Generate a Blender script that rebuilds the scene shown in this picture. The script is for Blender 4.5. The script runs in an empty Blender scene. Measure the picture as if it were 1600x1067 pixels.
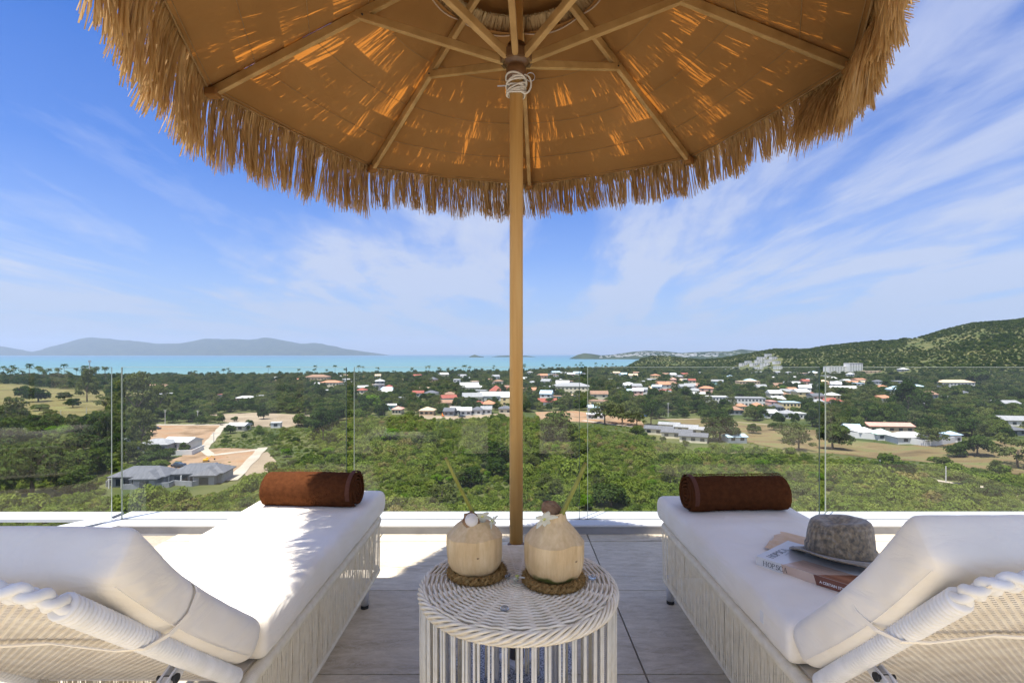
import bpy, bmesh, math, random
import numpy as np
from mathutils import Vector, Matrix, noise
random.seed(7); np.random.seed(7)
PI = math.pi
S = bpy.context.scene
C = S.collection

# ---------------------------------------------------------------- camera, sky, sun, exposure
CAMZ, F = 1.09, 802.0
cd = bpy.data.cameras.new("camera"); cam = bpy.data.objects.new("camera", cd); C.objects.link(cam)
cam.location = (0, 0, CAMZ); cam.rotation_euler = (PI/2, 0, 0)
cd.sensor_width = 36.0; cd.lens = 36.0*F/1600.0; cd.shift_y = 19.5/1600.0
cd.clip_start = 0.05; cd.clip_end = 60000
S.camera = cam
SUN = Vector((-0.39, -0.42, 1.95)).normalized()
w = bpy.data.worlds.new("World"); S.world = w; w.use_nodes = True
nt = w.node_tree; nt.nodes.clear()
def N(nt, t, **k):
    n = nt.nodes.new(t)
    for a, b in k.items():
        if a.startswith('i_'): n.inputs[int(a[2:]) if a[2:].isdigit() else a[2:]].default_value = b
        else: setattr(n, a, b)
    return n
def mth(nt, op, a, b=None, c=None, clamp=False):
    n = nt.nodes.new('ShaderNodeMath'); n.operation = op; n.use_clamp = clamp
    for i, v in enumerate((a, b, c)):
        if v is None: continue
        if isinstance(v, (int, float)): n.inputs[i].default_value = v
        else: nt.links.new(v, n.inputs[i])
    return n.outputs[0]
def mixc(nt, f, a, b, mode='MIX'):
    n = nt.nodes.new('ShaderNodeMix'); n.data_type = 'RGBA'; n.blend_type = mode
    for s, v in ((n.inputs[0], f), (n.inputs[6], a), (n.inputs[7], b)):
        if isinstance(v, (int, float)): s.default_value = v
        elif isinstance(v, (tuple, list)): s.default_value = (*v[:3], 1)
        else: nt.links.new(v, s)
    return n.outputs[2]
def ramp(nt, f, stops):
    n = nt.nodes.new('ShaderNodeValToRGB'); e = n.color_ramp.elements
    while len(e) < len(stops): e.new(0.5)
    for el, (p, c) in zip(e, stops): el.position = p; el.color = (*c, 1) if len(c) == 3 else c
    nt.links.new(f, n.inputs[0]); return n.outputs[0]
sky = N(nt, 'ShaderNodeTexSky', sky_type='NISHITA', sun_disc=False)
sky.sun_elevation = math.asin(SUN.z); sky.sun_rotation = math.atan2(SUN.x, SUN.y)
sky.altitude = 40; sky.air_density = 1.0; sky.dust_density = 0.6; sky.ozone_density = 2.5
tc = N(nt, 'ShaderNodeTexCoord'); sp = N(nt, 'ShaderNodeSeparateXYZ'); nt.links.new(tc.outputs['Generated'], sp.inputs[0])
zz = mth(nt, 'ADD', mth(nt, 'MAXIMUM', sp.outputs[2], 0.0), 0.10)
cx = mth(nt, 'DIVIDE', sp.outputs[0], zz); cy = mth(nt, 'DIVIDE', sp.outputs[1], zz)
cmb = N(nt, 'ShaderNodeCombineXYZ'); nt.links.new(mth(nt, 'MULTIPLY', cx, 1.0), cmb.inputs[0]); nt.links.new(mth(nt, 'MULTIPLY', cy, 0.34), cmb.inputs[1])
mp = N(nt, 'ShaderNodeMapping', vector_type='POINT'); mp.inputs['Rotation'].default_value = (0, 0, math.radians(-14)); mp.inputs['Location'].default_value = (3.1, 0.4, 0)
nt.links.new(cmb.outputs[0], mp.inputs[0])
n1 = N(nt, 'ShaderNodeTexNoise'); n1.inputs['Scale'].default_value = 0.8; n1.inputs['Detail'].default_value = 7; n1.inputs['Roughness'].default_value = 0.56; n1.inputs['Distortion'].default_value = 0.7
n2 = N(nt, 'ShaderNodeTexNoise'); n2.inputs['Scale'].default_value = 2.6; n2.inputs['Detail'].default_value = 6; n2.inputs['Roughness'].default_value = 0.6; n2.inputs['Distortion'].default_value = 0.4
nt.links.new(mp.outputs[0], n1.inputs[0]); nt.links.new(mp.outputs[0], n2.inputs[0])
f = mth(nt, 'ADD', mth(nt, 'MULTIPLY', n1.outputs[0], 0.78), mth(nt, 'MULTIPLY', n2.outputs[0], 0.26))
cl = ramp(nt, f, [(0.455, (0, 0, 0)), (0.51, (.22, .22, .22)), (0.565, (.66, .66, .66)), (0.66, (.98, .98, .98))])
# thin veil that thickens towards the horizon
veil = ramp(nt, sp.outputs[2], [(0.0, (.94, .94, .94)), (0.07, (.74, .74, .74)), (0.18, (.34, .34, .34)), (0.30, (.10, .10, .10)), (0.5, (.0, .0, .0))])
cov = mth(nt, 'MAXIMUM', cl, 0.0)
amt = ramp(nt, sp.outputs[2], [(0.0, (.75, .75, .75)), (0.25, (.95, .95, .95)), (0.5, (.75, .75, .75)), (1.0, (.9, .9, .9))])
fac = mth(nt, 'ADD', mth(nt, 'MULTIPLY', cov, amt), veil, clamp=True)
hs = N(nt, 'ShaderNodeHueSaturation'); hs.inputs['Saturation'].default_value = 1.12; hs.inputs['Hue'].default_value = 0.505
nt.links.new(sky.outputs[0], hs.inputs['Color'])
skyb = mixc(nt, 1.0, hs.outputs[0], (0.13, 0.42, 0.80), 'MULTIPLY')
# cirrus boosted towards the sun to fill the shade; lavender white at the horizon
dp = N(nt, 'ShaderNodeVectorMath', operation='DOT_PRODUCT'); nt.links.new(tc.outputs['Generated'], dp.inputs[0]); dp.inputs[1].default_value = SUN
fill_glow = mth(nt, 'ADD', 1.0, mth(nt, 'MULTIPLY', mth(nt, 'POWER', mth(nt, 'MAXIMUM', dp.outputs['Value'], 0.0), 2.0), 3.3))
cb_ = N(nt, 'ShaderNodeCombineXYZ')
gpow = mth(nt, 'SUBTRACT', fill_glow, 1.0)
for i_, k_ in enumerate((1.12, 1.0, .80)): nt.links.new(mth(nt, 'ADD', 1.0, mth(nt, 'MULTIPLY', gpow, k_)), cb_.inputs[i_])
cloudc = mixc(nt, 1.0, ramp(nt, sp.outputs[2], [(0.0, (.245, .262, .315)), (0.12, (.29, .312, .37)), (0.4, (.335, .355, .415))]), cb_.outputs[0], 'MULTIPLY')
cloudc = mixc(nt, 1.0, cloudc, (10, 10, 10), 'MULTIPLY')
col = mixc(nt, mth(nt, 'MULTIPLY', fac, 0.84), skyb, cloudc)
bg = N(nt, 'ShaderNodeBackground'); bg.inputs[1].default_value = 0.10
nt.links.new(col, bg.inputs[0]); wo = N(nt, 'ShaderNodeOutputWorld'); nt.links.new(bg.outputs[0], wo.inputs[0])
sl = bpy.data.lights.new("sun", 'SUN'); sl.energy = 4.4; sl.angle = math.radians(0.53); sl.color = (1.0, 0.95, 0.87)
so = bpy.data.objects.new("sun", sl); C.objects.link(so); so.rotation_euler = SUN.to_track_quat('Z', 'Y').to_euler()
S.view_settings.view_transform = 'Standard'; S.view_settings.look = 'None'; S.view_settings.gamma = 1; S.view_settings.use_curve_mapping = False
S.view_settings.exposure = 1.15
S.render.engine = 'CYCLES'
S.cycles.max_bounces = 8; S.cycles.diffuse_bounces = 4; S.cycles.transmission_bounces = 4; S.cycles.volume_bounces = 0; S.cycles.transparent_max_bounces = 16
S.cycles.caustics_reflective = False; S.cycles.caustics_refractive = False

# ---------------------------------------------------------------- helpers
def tag(o, label=None, cat=None, group=None, kind=None):
    if label: o['label'] = label
    if cat: o['category'] = cat
    if group: o['group'] = group
    if kind: o['kind'] = kind
    return o
def thing(name, label, cat, loc=(0, 0, 0), rz=0, group=None):
    o = bpy.data.objects.new(name, None); C.objects.link(o); o.empty_display_size = .2
    o.location = loc; o.rotation_euler = (0, 0, rz)
    return tag(o, label, cat, group)
def mesh(name, V, Fc, mats, mi=None, smooth=False):
    me = bpy.data.meshes.new(name)
    V = np.asarray(V, dtype=float)
    if isinstance(Fc, np.ndarray) and Fc.ndim == 2:
        k = Fc.shape[1]; me.vertices.add(len(V)); me.vertices.foreach_set('co', V.ravel())
        me.loops.add(Fc.size); me.loops.foreach_set('vertex_index', Fc.astype(np.int32).ravel())
        me.polygons.add(len(Fc)); me.polygons.foreach_set('loop_start', np.arange(len(Fc), dtype=np.int32)*k)
        me.update(calc_edges=True); me.validate()
    else:
        me.from_pydata([tuple(v) for v in V], [], [tuple(f) for f in Fc]); me.update()
    for m in (mats if isinstance(mats, (list, tuple)) else [mats]): me.materials.append(m)
    if mi is not None: me.polygons.foreach_set('material_index', np.asarray(mi, dtype=np.int32))
    if smooth: me.polygons.foreach_set('use_smooth', np.ones(len(me.polygons), dtype=bool))
    return me
def obj(name, me, parent=None, loc=None, rot=None):
    o = bpy.data.objects.new(name, me); C.objects.link(o)
    if parent: o.parent = parent
    if loc is not None: o.location = loc
    if rot is not None: o.rotation_euler = rot
    return o
class MB:
    """collects verts and faces; local coordinates = world minus origin"""
    def __init__(s, org=(0, 0, 0)): s.V = []; s.F = []; s.M = []; s.o = Vector(org)
    def add(s, V, Fc, m=0):
        b = len(s.V); s.V += [tuple(Vector(v)-s.o) for v in V]; s.F += [tuple(i+b for i in f) for f in Fc]; s.M += [m]*len(Fc)
    def box(s, c, d, m=0, rz=0.0, R=None):
        hx, hy, hz = d[0]/2, d[1]/2, d[2]/2; R = R or Matrix.Rotation(rz, 3, 'Z')
        V = [Vector(c)+R @ Vector((x*hx, y*hy, z*hz)) for x in (-1, 1) for y in (-1, 1) for z in (-1, 1)]
        s.add(V, [(0, 1, 3, 2), (4, 6, 7, 5), (0, 4, 5, 1), (2, 3, 7, 6), (0, 2, 6, 4), (1, 5, 7, 3)], m)
    def tube(s, P, r, n=8, m=0, cap=True, closed=False, flat=1.0):
        P = [Vector(p) for p in P]; k = len(P); rr = r if isinstance(r, (list, tuple, np.ndarray)) else [r]*k
        V = []; up = None
        for i in range(k):
            a = P[i-1] if (i > 0 or closed) else P[0]; b = P[(i+1) % k] if (i < k-1 or closed) else P[-1]
            t = (b-a); t = t.normalized() if t.length > 1e-9 else Vector((0, 0, 1))
            if up is None: up = Vector((0, 0, 1)) if abs(t.z) < .9 else Vector((1, 0, 0))
            x = t.cross(up); x = x.normalized() if x.length > 1e-6 else t.orthogonal().normalized(); y = x.cross(t).normalized(); up = y
            for j in range(n):
                th = 2*PI*j/n; V.append(P[i]+x*math.cos(th)*rr[i]+y*math.sin(th)*rr[i]*flat)
        Fc = []
        for i in range(k if closed else k-1):
            i2 = (i+1) % k
            for j in range(n): Fc.append((i*n+j, i*n+(j+1) % n, i2*n+(j+1) % n, i2*n+j))
        if cap and not closed: Fc.append(tuple(range(n-1, -1, -1))); Fc.append(tuple((k-1)*n+j for j in range(n)))
        s.add(V, Fc, m)
    def lathe(s, prof, c=(0, 0, 0), n=32, m=0, rf=None, cap=True):
        V = []
        for (r, z) in prof:
            for j in range(n):
                th = 2*PI*j/n; q = r*(rf(th, z) if rf else 1); V.append((c[0]+q*math.cos(th), c[1]+q*math.sin(th), c[2]+z))
        k = len(prof); Fc = [(i*n+j, i*n+(j+1) % n, (i+1)*n+(j+1) % n, (i+1)*n+j) for i in range(k-1) for j in range(n)]
        if cap: Fc.append(tuple(range(n-1, -1, -1))); Fc.append(tuple((k-1)*n+j for j in range(n)))
        s.add(V, Fc, m)
    def build(s, name, mats, parent=None, smooth=False, fix=True):
        me = mesh(name, np.array(s.V), s.F, mats, s.M, smooth)
        if fix:
            bm = bmesh.new(); bm.from_mesh(me); bmesh.ops.recalc_face_normals(bm, faces=bm.faces); bm.to_mesh(me); bm.free()
        return obj(name, me, parent)
def bevel(o, wd, seg=2):
    b = o.modifiers.new('bevel', 'BEVEL'); b.width = wd; b.segments = seg; b.limit_method = 'ANGLE'; b.angle_limit = math.radians(40); return o

def pmat(name, c1, c2=None, scale=5, rough=.6, bump=0.0, bscale=None, stretch=(1, 1, 1), detail=5, lo=.35, hi=.65, metal=0.0, spec=.5, coord='Object', sheen=0.0, extra=None, trans=None, c3=None, bdist=.01):
    m = bpy.data.materials.new(name); m.use_nodes = True; t = m.node_tree; t.nodes.clear()
    out = N(t, 'ShaderNodeOutputMaterial'); p = N(t, 'ShaderNodeBsdfPrincipled')
    p.inputs['Roughness'].default_value = rough; p.inputs['Metallic'].default_value = metal; p.inputs['Specular IOR Level'].default_value = spec
    if sheen: p.inputs['Sheen Weight'].default_value = sheen; p.inputs['Sheen Roughness'].default_value = .5
    co = N(t, 'ShaderNodeTexCoord'); mp = N(t, 'ShaderNodeMapping'); mp.inputs['Scale'].default_value = stretch; t.links.new(co.outputs[coord], mp.inputs[0])
    if c2 is None: p.inputs['Base Color'].default_value = (*c1, 1); colr = None
    else:
        n = N(t, 'ShaderNodeTexNoise'); n.inputs['Scale'].default_value = scale; n.inputs['Detail'].default_value = detail; t.links.new(mp.outputs[0], n.inputs[0])
        st = [(lo, c1), (hi, c2)] if c3 is None else [(lo, c1), ((lo+hi)/2, c2), (hi, c3)]
        colr = ramp(t, n.outputs[0], st); t.links.new(colr, p.inputs['Base Color'])
    if bump:
        nb = N(t, 'ShaderNodeTexNoise'); nb.inputs['Scale'].default_value = bscale or scale*4; nb.inputs['Detail'].default_value = 6; t.links.new(mp.outputs[0], nb.inputs[0])
        bn = N(t, 'ShaderNodeBump'); bn.inputs['Strength'].default_value = bump; bn.inputs['Distance'].default_value = bdist; t.links.new(nb.outputs[0], bn.inputs['Height']); t.links.new(bn.outputs[0], p.inputs['Normal'])
    sh = p.outputs[0]
    if trans:
        tr = N(t, 'ShaderNodeBsdfTranslucent'); tr.inputs[0].default_value = (*trans[0], 1); mx = N(t, 'ShaderNodeMixShader'); mx.inputs[0].default_value = trans[1]
        t.links.new(sh, mx.inputs[1]); t.links.new(tr.outputs[0], mx.inputs[2]); sh = mx.outputs[0]
    t.links.new(sh, out.inputs[0])
    return m
def leafmat(name, cols, nscale=.02, tr=.3):
    """foliage: colour from a patch noise over the ground plus a random step per plant"""
    m = bpy.data.materials.new(name); m.use_nodes = True; t = m.node_tree; t.nodes.clear()
    out = N(t, 'ShaderNodeOutputMaterial'); oi = N(t, 'ShaderNodeObjectInfo')
    n = N(t, 'ShaderNodeTexNoise'); n.inputs['Scale'].default_value = nscale; n.inputs['Detail'].default_value = 3; t.links.new(oi.outputs['Location'], n.inputs[0])
    g = N(t, 'ShaderNodeNewGeometry'); n3 = N(t, 'ShaderNodeTexNoise'); n3.inputs['Scale'].default_value = .8; n3.inputs['Detail'].default_value = 2; t.links.new(g.outputs['Position'], n3.inputs[0])
    f = mth(t, 'ADD', mth(t, 'MULTIPLY', oi.outputs['Random'], .5), mth(t, 'ADD', mth(t, 'MULTIPLY', n.outputs[0], .75), mth(t, 'MULTIPLY', n3.outputs[0], .5)))
    f = mth(t, 'SUBTRACT', f, .37, clamp=True)
    c = ramp(t, f, cols)
    d = N(t, 'ShaderNodeBsdfDiffuse'); tl = N(t, 'ShaderNodeBsdfTranslucent'); t.links.new(c, d.inputs[0]); t.links.new(mixc(t, 1.0, c, (1.3, 1.35, .5), 'MULTIPLY'), tl.inputs[0])
    mx = N(t, 'ShaderNodeMixShader'); mx.inputs[0].default_value = tr
    t.links.new(d.outputs[0], mx.inputs[1]); t.links.new(tl.outputs[0], mx.inputs[2]); t.links.new(mx.outputs[0], out.inputs[0])
    return m
ORD = "zero first second third fourth fifth sixth seventh eighth ninth tenth eleventh twelfth thirteenth fourteenth fifteenth sixteenth seventeenth eighteenth nineteenth".split()
TEN = {2: 'twenty', 3: 'thirty', 4: 'forty', 5: 'fifty', 6: 'sixty', 7: 'seventy', 8: 'eighty', 9: 'ninety'}
TENTH = {2: 'twentieth', 3: 'thirtieth', 4: 'fortieth', 5: 'fiftieth', 6: 'sixtieth', 7: 'seventieth', 8: 'eightieth', 9: 'ninetieth'}
def ordinal(n):
    if n < 20: return ORD[n]
    return TENTH[n//10] if n % 10 == 0 else TEN[n//10]+'-'+ORD[n % 10]
PENDING = []
def later(o, desc, zone, px): PENDING.append((o, desc, zone, px))
def finish_labels():
    from collections import defaultdict
    g = defaultdict(list)
    for o, d, z, px in PENDING: g[(d, z)].append((px, o))
    for (d, z), L in g.items():
        L.sort(key=lambda a: a[0])
        for i, (px, o) in enumerate(L):
            if len(L) == 1: o['label'] = f"{d} {z}"
            elif i == 0: o['label'] = f"leftmost {d} {z}"
            elif i == len(L)-1: o['label'] = f"rightmost {d} {z}"
            else: o['label'] = f"{ordinal(i+1)} {d} from the left {z}"

# ---------------------------------------------------------------- lie of the land
def interp(px, tab): return np.interp(px, [a for a, b in tab], [b for a, b in tab])
SHORE = [(-400, 880), (0, 900), (300, 900), (420, 930), (560, 980), (700, 1050), (820, 1130), (880, 1300), (950, 1420), (985, 1480), (1000, 1530), (1015, 9000), (3000, 9000)]
CREST = [(955, 576), (975, 574), (988, 568), (1003, 560), (1018, 557), (1045, 557), (1070, 560), (1100, 562), (1130, 560), (1155, 556), (1185, 550), (1210, 546), (1260, 546), (1340, 536), (1400, 533), (1440, 527), (1467, 518), (1518, 506), (1560, 503), (1600, 501), (1700, 492), (1900, 485), (2400, 478)]
D1 = [(955, 1750), (1060, 1700), (1100, 1600), (1200, 1450), (1300, 1350), (1440, 1200), (1600, 1050), (2400, 1000)]
D0 = [(955, 1560), (1060, 1500), (1100, 1250), (1200, 900), (1300, 790), (1440, 640), (1600, 540), (2400, 500)]
def sstep(t): t = np.clip(t, 0, 1); return t*t*(3-2*t)
def vnoise(x, y, s, seed=0.0):
    """cheap smooth sum of sines, same everywhere it is asked"""
    a = np.sin(x/s*1.0+seed)*np.cos(y/s*1.27+seed*1.7)+.5*np.sin(x/s*2.3+y/s*1.1+seed*3)+.35*np.cos(y/s*2.9-x/s*1.9+seed*5)+.2*np.sin(x/s*5.1-y/s*4.3+seed*2)
    return a/2.05
def HT(x, y):
    x = np.asarray(x, float); y = np.asarray(y, float); yy = np.maximum(y, 1.0)
    px = 800+802*x/yy
    b = -38.0+0*x
    ys = interp(px, SHORE); b = b-6*sstep((y-ys+20)/90)
    d0 = interp(px, D0); d1 = interp(px, D1); zc = CAMZ+(553-interp(px, CREST))*d1/802
    edge = sstep((px-958)/25)
    t = sstep((y-d0)/(d1-d0))
    h = b+(zc-b)*t*edge+edge*t*(1-t*.7)*6*vnoise(x, y, 70, 1.0)
    h = h-edge*np.maximum(y-d1, 0)*.10
    und = sstep((px-430)/120)*sstep((262-y)/60)
    h = h+und*1.7*vnoise(x, y, 24, 2.0)
    near = -3.2-.345*(y-3.5)
    h = np.where(y < 120, np.maximum(h, near), h)
    return h
def GP(px, py):
    """point of the ground seen at a place of the photograph, found once while laying out the land"""
    u = (px-800)/802.0; v = (553-py)/802.0
    y = np.concatenate([np.arange(60, 400, .5), np.arange(400, 2200, 2.0)])
    g = HT(u*y, y)-(CAMZ+v*y); k = np.argmax(g > 0)
    if g[k] <= 0: return Vector((u*1500, 1500, float(HT(u*1500, 1500))))
    yy = y[k]; return Vector((u*yy, yy, float(HT(u*yy, yy))))
def inpoly(px, py, poly):
    c = np.zeros(np.shape(px), bool); n = len(poly)
    for i in range(n):
        x1, y1 = poly[i]; x2, y2 = poly[(i+1) % n]
        if y1 == y2: continue
        c ^= ((y1 > py) != (y2 > py)) & (px < (x2-x1)*(py-y1)/(y2-y1)+x1)
    return c
def topx(x, y, z): return 800+802*x/y, 553-802*(z-CAMZ)/y
# ================================================================= THE LAND, SEA AND FAR HILLS
G1 = (.050, .075, .018); G2 = (.10, .125, .035); DRY = (.22, .16, .08)
m_ground = pmat('ground_mat', (.045, .062, .018), (.115, .112, .042), scale=.035, detail=8, lo=.38, hi=.68, rough=.95, spec=.1, coord='Object')
m_hill = m_ground
m_dry = pmat('dry_field_mat', (.09, .066, .032), (.145, .108, .052), scale=.05, stretch=(1, 2.5, 1), detail=8, rough=.95, spec=.1, c3=(.115, .12, .045))
m_past = pmat('pasture_mat', (.085, .082, .028), (.14, .115, .045), scale=.03, stretch=(1, 2, 1), detail=7, rough=.95, spec=.1, c3=(.15, .15, .05))
m_dirt = pmat('bare_earth_mat', (.17, .11, .062), (.27, .185, .115), scale=.09, detail=8, rough=.95, spec=.1, c3=(.26, .15, .08))
m_dirt2 = pmat('pale_earth_mat', (.20, .155, .105), (.29, .235, .165), scale=.06, detail=8, rough=.95, spec=.1)
m_road = pmat('concrete_road_mat', (.31, .27, .21), (.38, .34, .27), scale=.2, detail=6, rough=.9, spec=.2)
us = np.concatenate([np.linspace(-1.5, -1.04, 24), np.linspace(-1.03, 1.03, 430), np.linspace(1.04, 1.5, 24)])
ys = np.concatenate([np.array([3.6, 8, 20, 40, 60, 80]), np.geomspace(95, 2100, 300)])
U, Y = np.meshgrid(us, ys); X = U*Y; Z = HT(X, Y)
V = np.stack([X, Y, Z], -1).reshape(-1, 3); nu = len(us); ny = len(ys)
I, J = np.meshgrid(np.arange(nu-1), np.arange(ny-1)); a = (J*nu+I).ravel()
Fg = np.stack([a, a+1, a+nu+1, a+nu], -1)
tag(obj('ground', mesh('ground', V, Fg, m_ground, smooth=True)), 'scrubby coastal plain and hillside below the terrace', kind='structure')

# the sea, one sheet to the horizon, turquoise over the shallows
m = bpy.data.materials.new('sea_mat'); m.use_nodes = True; t = m.node_tree; p = t.nodes['Principled BSDF']
co = N(t, 'ShaderNodeTexCoord'); sx = N(t, 'ShaderNodeSeparateXYZ'); t.links.new(co.outputs['Object'], sx.inputs[0])
dd = mth(t, 'DIVIDE', sx.outputs[1], 8000.0, clamp=True)
nn = N(t, 'ShaderNodeTexNoise'); nn.inputs['Scale'].default_value = .0012; nn.inputs['Detail'].default_value = 4
mp = N(t, 'ShaderNodeMapping'); mp.inputs['Scale'].default_value = (.35, 2.2, 1); t.links.new(co.outputs['Object'], mp.inputs[0]); t.links.new(mp.outputs[0], nn.inputs[0])
dd2 = mth(t, 'ADD', dd, mth(t, 'MULTIPLY', mth(t, 'SUBTRACT', nn.outputs[0], .5), .22), clamp=True)
cc = ramp(t, dd2, [(0.10, (.12, .225, .20)), (0.2, (.09, .19, .195)), (0.45, (.07, .165, .205)), (1, (.06, .13, .18))])
t.links.new(cc, p.inputs['Base Color']); p.inputs['Roughness'].default_value = .35; p.inputs['Specular IOR Level'].default_value = .25
wv = N(t, 'ShaderNodeTexNoise'); wv.inputs['Scale'].default_value = .12; wv.inputs['Detail'].default_value = 5; t.links.new(co.outputs['Object'], wv.inputs[0])
bn = N(t, 'ShaderNodeBump'); bn.inputs['Strength'].default_value = .5; bn.inputs['Distance'].default_value = 2.0; t.links.new(wv.outputs[0], bn.inputs['Height']); t.links.new(bn.outputs[0], p.inputs['Normal'])
m_sea = m
b = MB(); b.add([(-24000, 300, -39.2), (24000, 300, -39.2), (24000, 26000, -39.2), (-24000, 26000, -39.2)], [(0, 1, 2, 3)])
tag(b.build('sea', m_sea), 'turquoise sea reaching the horizon', kind='structure')

m_far = pmat('far_forest_mat', (.018, .032, .022), (.05, .065, .038), scale=.006, detail=8, rough=1, spec=0)
def ridge(name, dist, prof, depth, label, amp=1.0, nx=160, kind='structure', base=-40, mat=None):
    """an island or headland: a rounded ridge of real depth; prof = (photo px, photo py of the crest)"""
    px0, px1 = prof[0][0], prof[-1][0]; V = []; ny = 15
    for i in range(nx):
        q = px0+(px1-px0)*i/(nx-1); x = (q-800)/802*dist
        cz = CAMZ+(553-float(interp(q, prof)))*dist/802
        end = min(i, nx-1-i)/(nx*.10); end = min(1, end)
        for j in range(ny):
            s = (j/(ny-1)-.5)*2; prf = max(0, 1-abs(s)**1.6)
            hgt = (cz-base)*prf; r = noise.fractal(Vector((x/dist*26, s*1.5+dist, 0)), .9, 2.1, 5)
            z = base+hgt*(1+.13*amp*r*(abs(s) > .05))-2*(1-prf)
            V.append((x*(1+s*depth/dist*.5), dist+s*depth*.5*(.3+.7*end)+r*depth*.05, z))
    Fc = [(i*ny+j, (i+1)*ny+j, (i+1)*ny+j+1, i*ny+j+1) for i in range(nx-1) for j in range(ny-1)]
    o = obj(name, mesh(name, np.array(V), np.array(Fc), mat or m_far, smooth=True)); tag(o, label, None if kind == 'structure' else 'island', kind=kind if kind == 'structure' else None); return o
ridge('distant_mountains', 15500, [(-260, 550), (-180, 541), (-90, 539), (0, 540.5), (30, 546), (52, 549.5), (70, 545), (100, 536), (125, 529), (140, 527), (160, 528.5), (172, 529), (190, 532), (215, 533), (245, 537), (280, 536.5), (300, 533), (325, 529), (345, 530), (365, 529.5), (390, 531), (418, 527.5), (440, 531), (470, 537), (492, 536.5), (515, 540), (545, 546), (560, 548), (575, 550), (592, 553)], 3600, 'hazy blue mountains of an island across the sea')
ridge('wooded_islet', 6200, [(733, 557.6), (738, 555), (742, 554.0), (748, 556.2), (756, 557.4)], 160, 'small conical wooded islet left of the parasol pole', 1, 30, 'thing')
ridge('wooded_islet', 6800, [(768, 557.6), (780, 555.8), (800, 555.2), (822, 555.6), (838, 557.6)], 200, 'long low wooded islet behind the parasol pole', 1, 40, 'thing')
ridge('sea_rock', 2150, [(208, 571.5), (211, 569), (213, 570.5), (217, 571.4), (223, 571.8)], 14, 'dark rock alone in the sea off the left shore', 1, 20, 'thing', mat=m_far)
pen = [(896, 557.5), (903, 554), (912, 551.8), (925, 553), (940, 555.4), (958, 554), (975, 551.5), (990, 549.5), (1010, 548), (1040, 549), (1065, 551.5), (1090, 550), (1110, 549.2), (1140, 549), (1160, 545.6), (1172, 547), (1200, 550), (1240, 556)]
ridge('far_peninsula', 4300, pen, 900, 'low hazy peninsula with white villas behind the bay', .8, 200)
m_white = pmat('white_wall_mat', (.52, .52, .50), (.60, .59, .57), scale=.4, rough=.8, spec=.2)
hb = MB(); rng = random.Random(5)
for k in range(210):
    q = rng.gauss(1040, 55) if k % 3 else rng.uniform(960, 1180)
    if not 930 < q < 1200: continue
    cy = float(interp(q, pen)); dst = 4300-rng.uniform(120, 330); s = 1-(4300-dst)/450
    zt = CAMZ+(553-cy)*4300/802; z = -40+(zt+40)*max(.1, s)**.8
    wd = rng.uniform(9, 26); hb.box(((q-800)/802*dst, dst, z+3), (wd, 12, rng.uniform(6, 12)))
o = hb.build('villas', m_white); tag(o, 'scattered tiny white villas along the far peninsula', 'villas', kind='stuff')

# sheets draped on the ground
def drape(name, poly, mat, lift=.12, label=None, cell=7.0, raw=False):
    P = [tuple(q) for q in poly] if raw else [GP(*q)[:2] for q in poly]
    bm = bmesh.new(); vs = [bm.verts.new((q[0], q[1], 0)) for q in P]; bm.faces.new(vs)
    xs = [q[0] for q in P]; yq = [q[1] for q in P]
    for ax, lo, hi in ((0, min(xs), max(xs)), (1, min(yq), max(yq))):
        n = int((hi-lo)/cell)
        n = min(n, 60)
        for k in range(1, n+1):
            c = lo+(hi-lo)*k/(n+1); co = (c, 0, 0) if ax == 0 else (0, c, 0); no = (1, 0, 0) if ax == 0 else (0, 1, 0)
            bmesh.ops.bisect_plane(bm, geom=bm.verts[:]+bm.edges[:]+bm.faces[:], plane_co=co, plane_no=no)
    for v in bm.verts: v.co.z = float(HT(v.co.x, v.co.y))+lift
    bmesh.ops.recalc_face_normals(bm, faces=bm.faces)
    me = bpy.data.meshes.new(name); bm.to_mesh(me); bm.free(); me.materials.append(mat)
    if me.polygons and me.polygons[0].normal.z < 0: me.flip_normals()
    return tag(obj(name, me), label, kind='structure')
def road(name, pts, wd, mat, lift=.2, label=None):
    P = [GP(*q) for q in pts]; L = []
    for a, b_ in zip(P, P[1:]):
        n = max(1, int((b_-a).length/4))
        for k in range(n): L.append(a.lerp(b_, k/n))
    L.append(P[-1]); V = []
    for i, q in enumerate(L):
        d = (L[min(i+1, len(L)-1)]-L[max(i-1, 0)]); d.z = 0; d.normalize(); nx = Vector((-d.y, d.x, 0))*wd/2*(1+.12*math.sin(i*1.3))
        for s in (-1, 1): e = q+nx*s; V.append((e.x, e.y, float(HT(e.x, e.y))+lift))
    Fc = [(2*i, 2*i+1, 2*i+3, 2*i+2) for i in range(len(L)-1)]
    me = mesh(name, np.array(V), Fc, mat)
    if me.polygons[0].normal.z < 0: me.flip_normals()
    return tag(obj(name, me), label, kind='structure')
LOT_A = [(262, 722), (300, 705), (345, 700), (412, 702), (385, 728), (358, 752), (262, 752)]
LOT_B = [(232, 663), (352, 664), (336, 688), (320, 706), (232, 706)]
VILLA = [(150, 764), (170, 746), (262, 722), (360, 722), (366, 752), (300, 768), (190, 770)]
FIELD_M = [(325, 648), (400, 645), (490, 649), (478, 662), (448, 668), (400, 667), (350, 659)]
PAST = [(-60, 598), (30, 601), (60, 606), (160, 611), (178, 632), (170, 655), (90, 662), (-60, 640)]
PAST2 = [(188, 612), (262, 618), (262, 628), (200, 632), (188, 640)]
BARE = [(392, 712), (418, 706), (432, 722), (420, 738), (386, 748), (380, 735)]
LOT_C = [(836, 644), (900, 642), (938, 648), (1000, 656), (1010, 668), (940, 662), (842, 655)]
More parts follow.
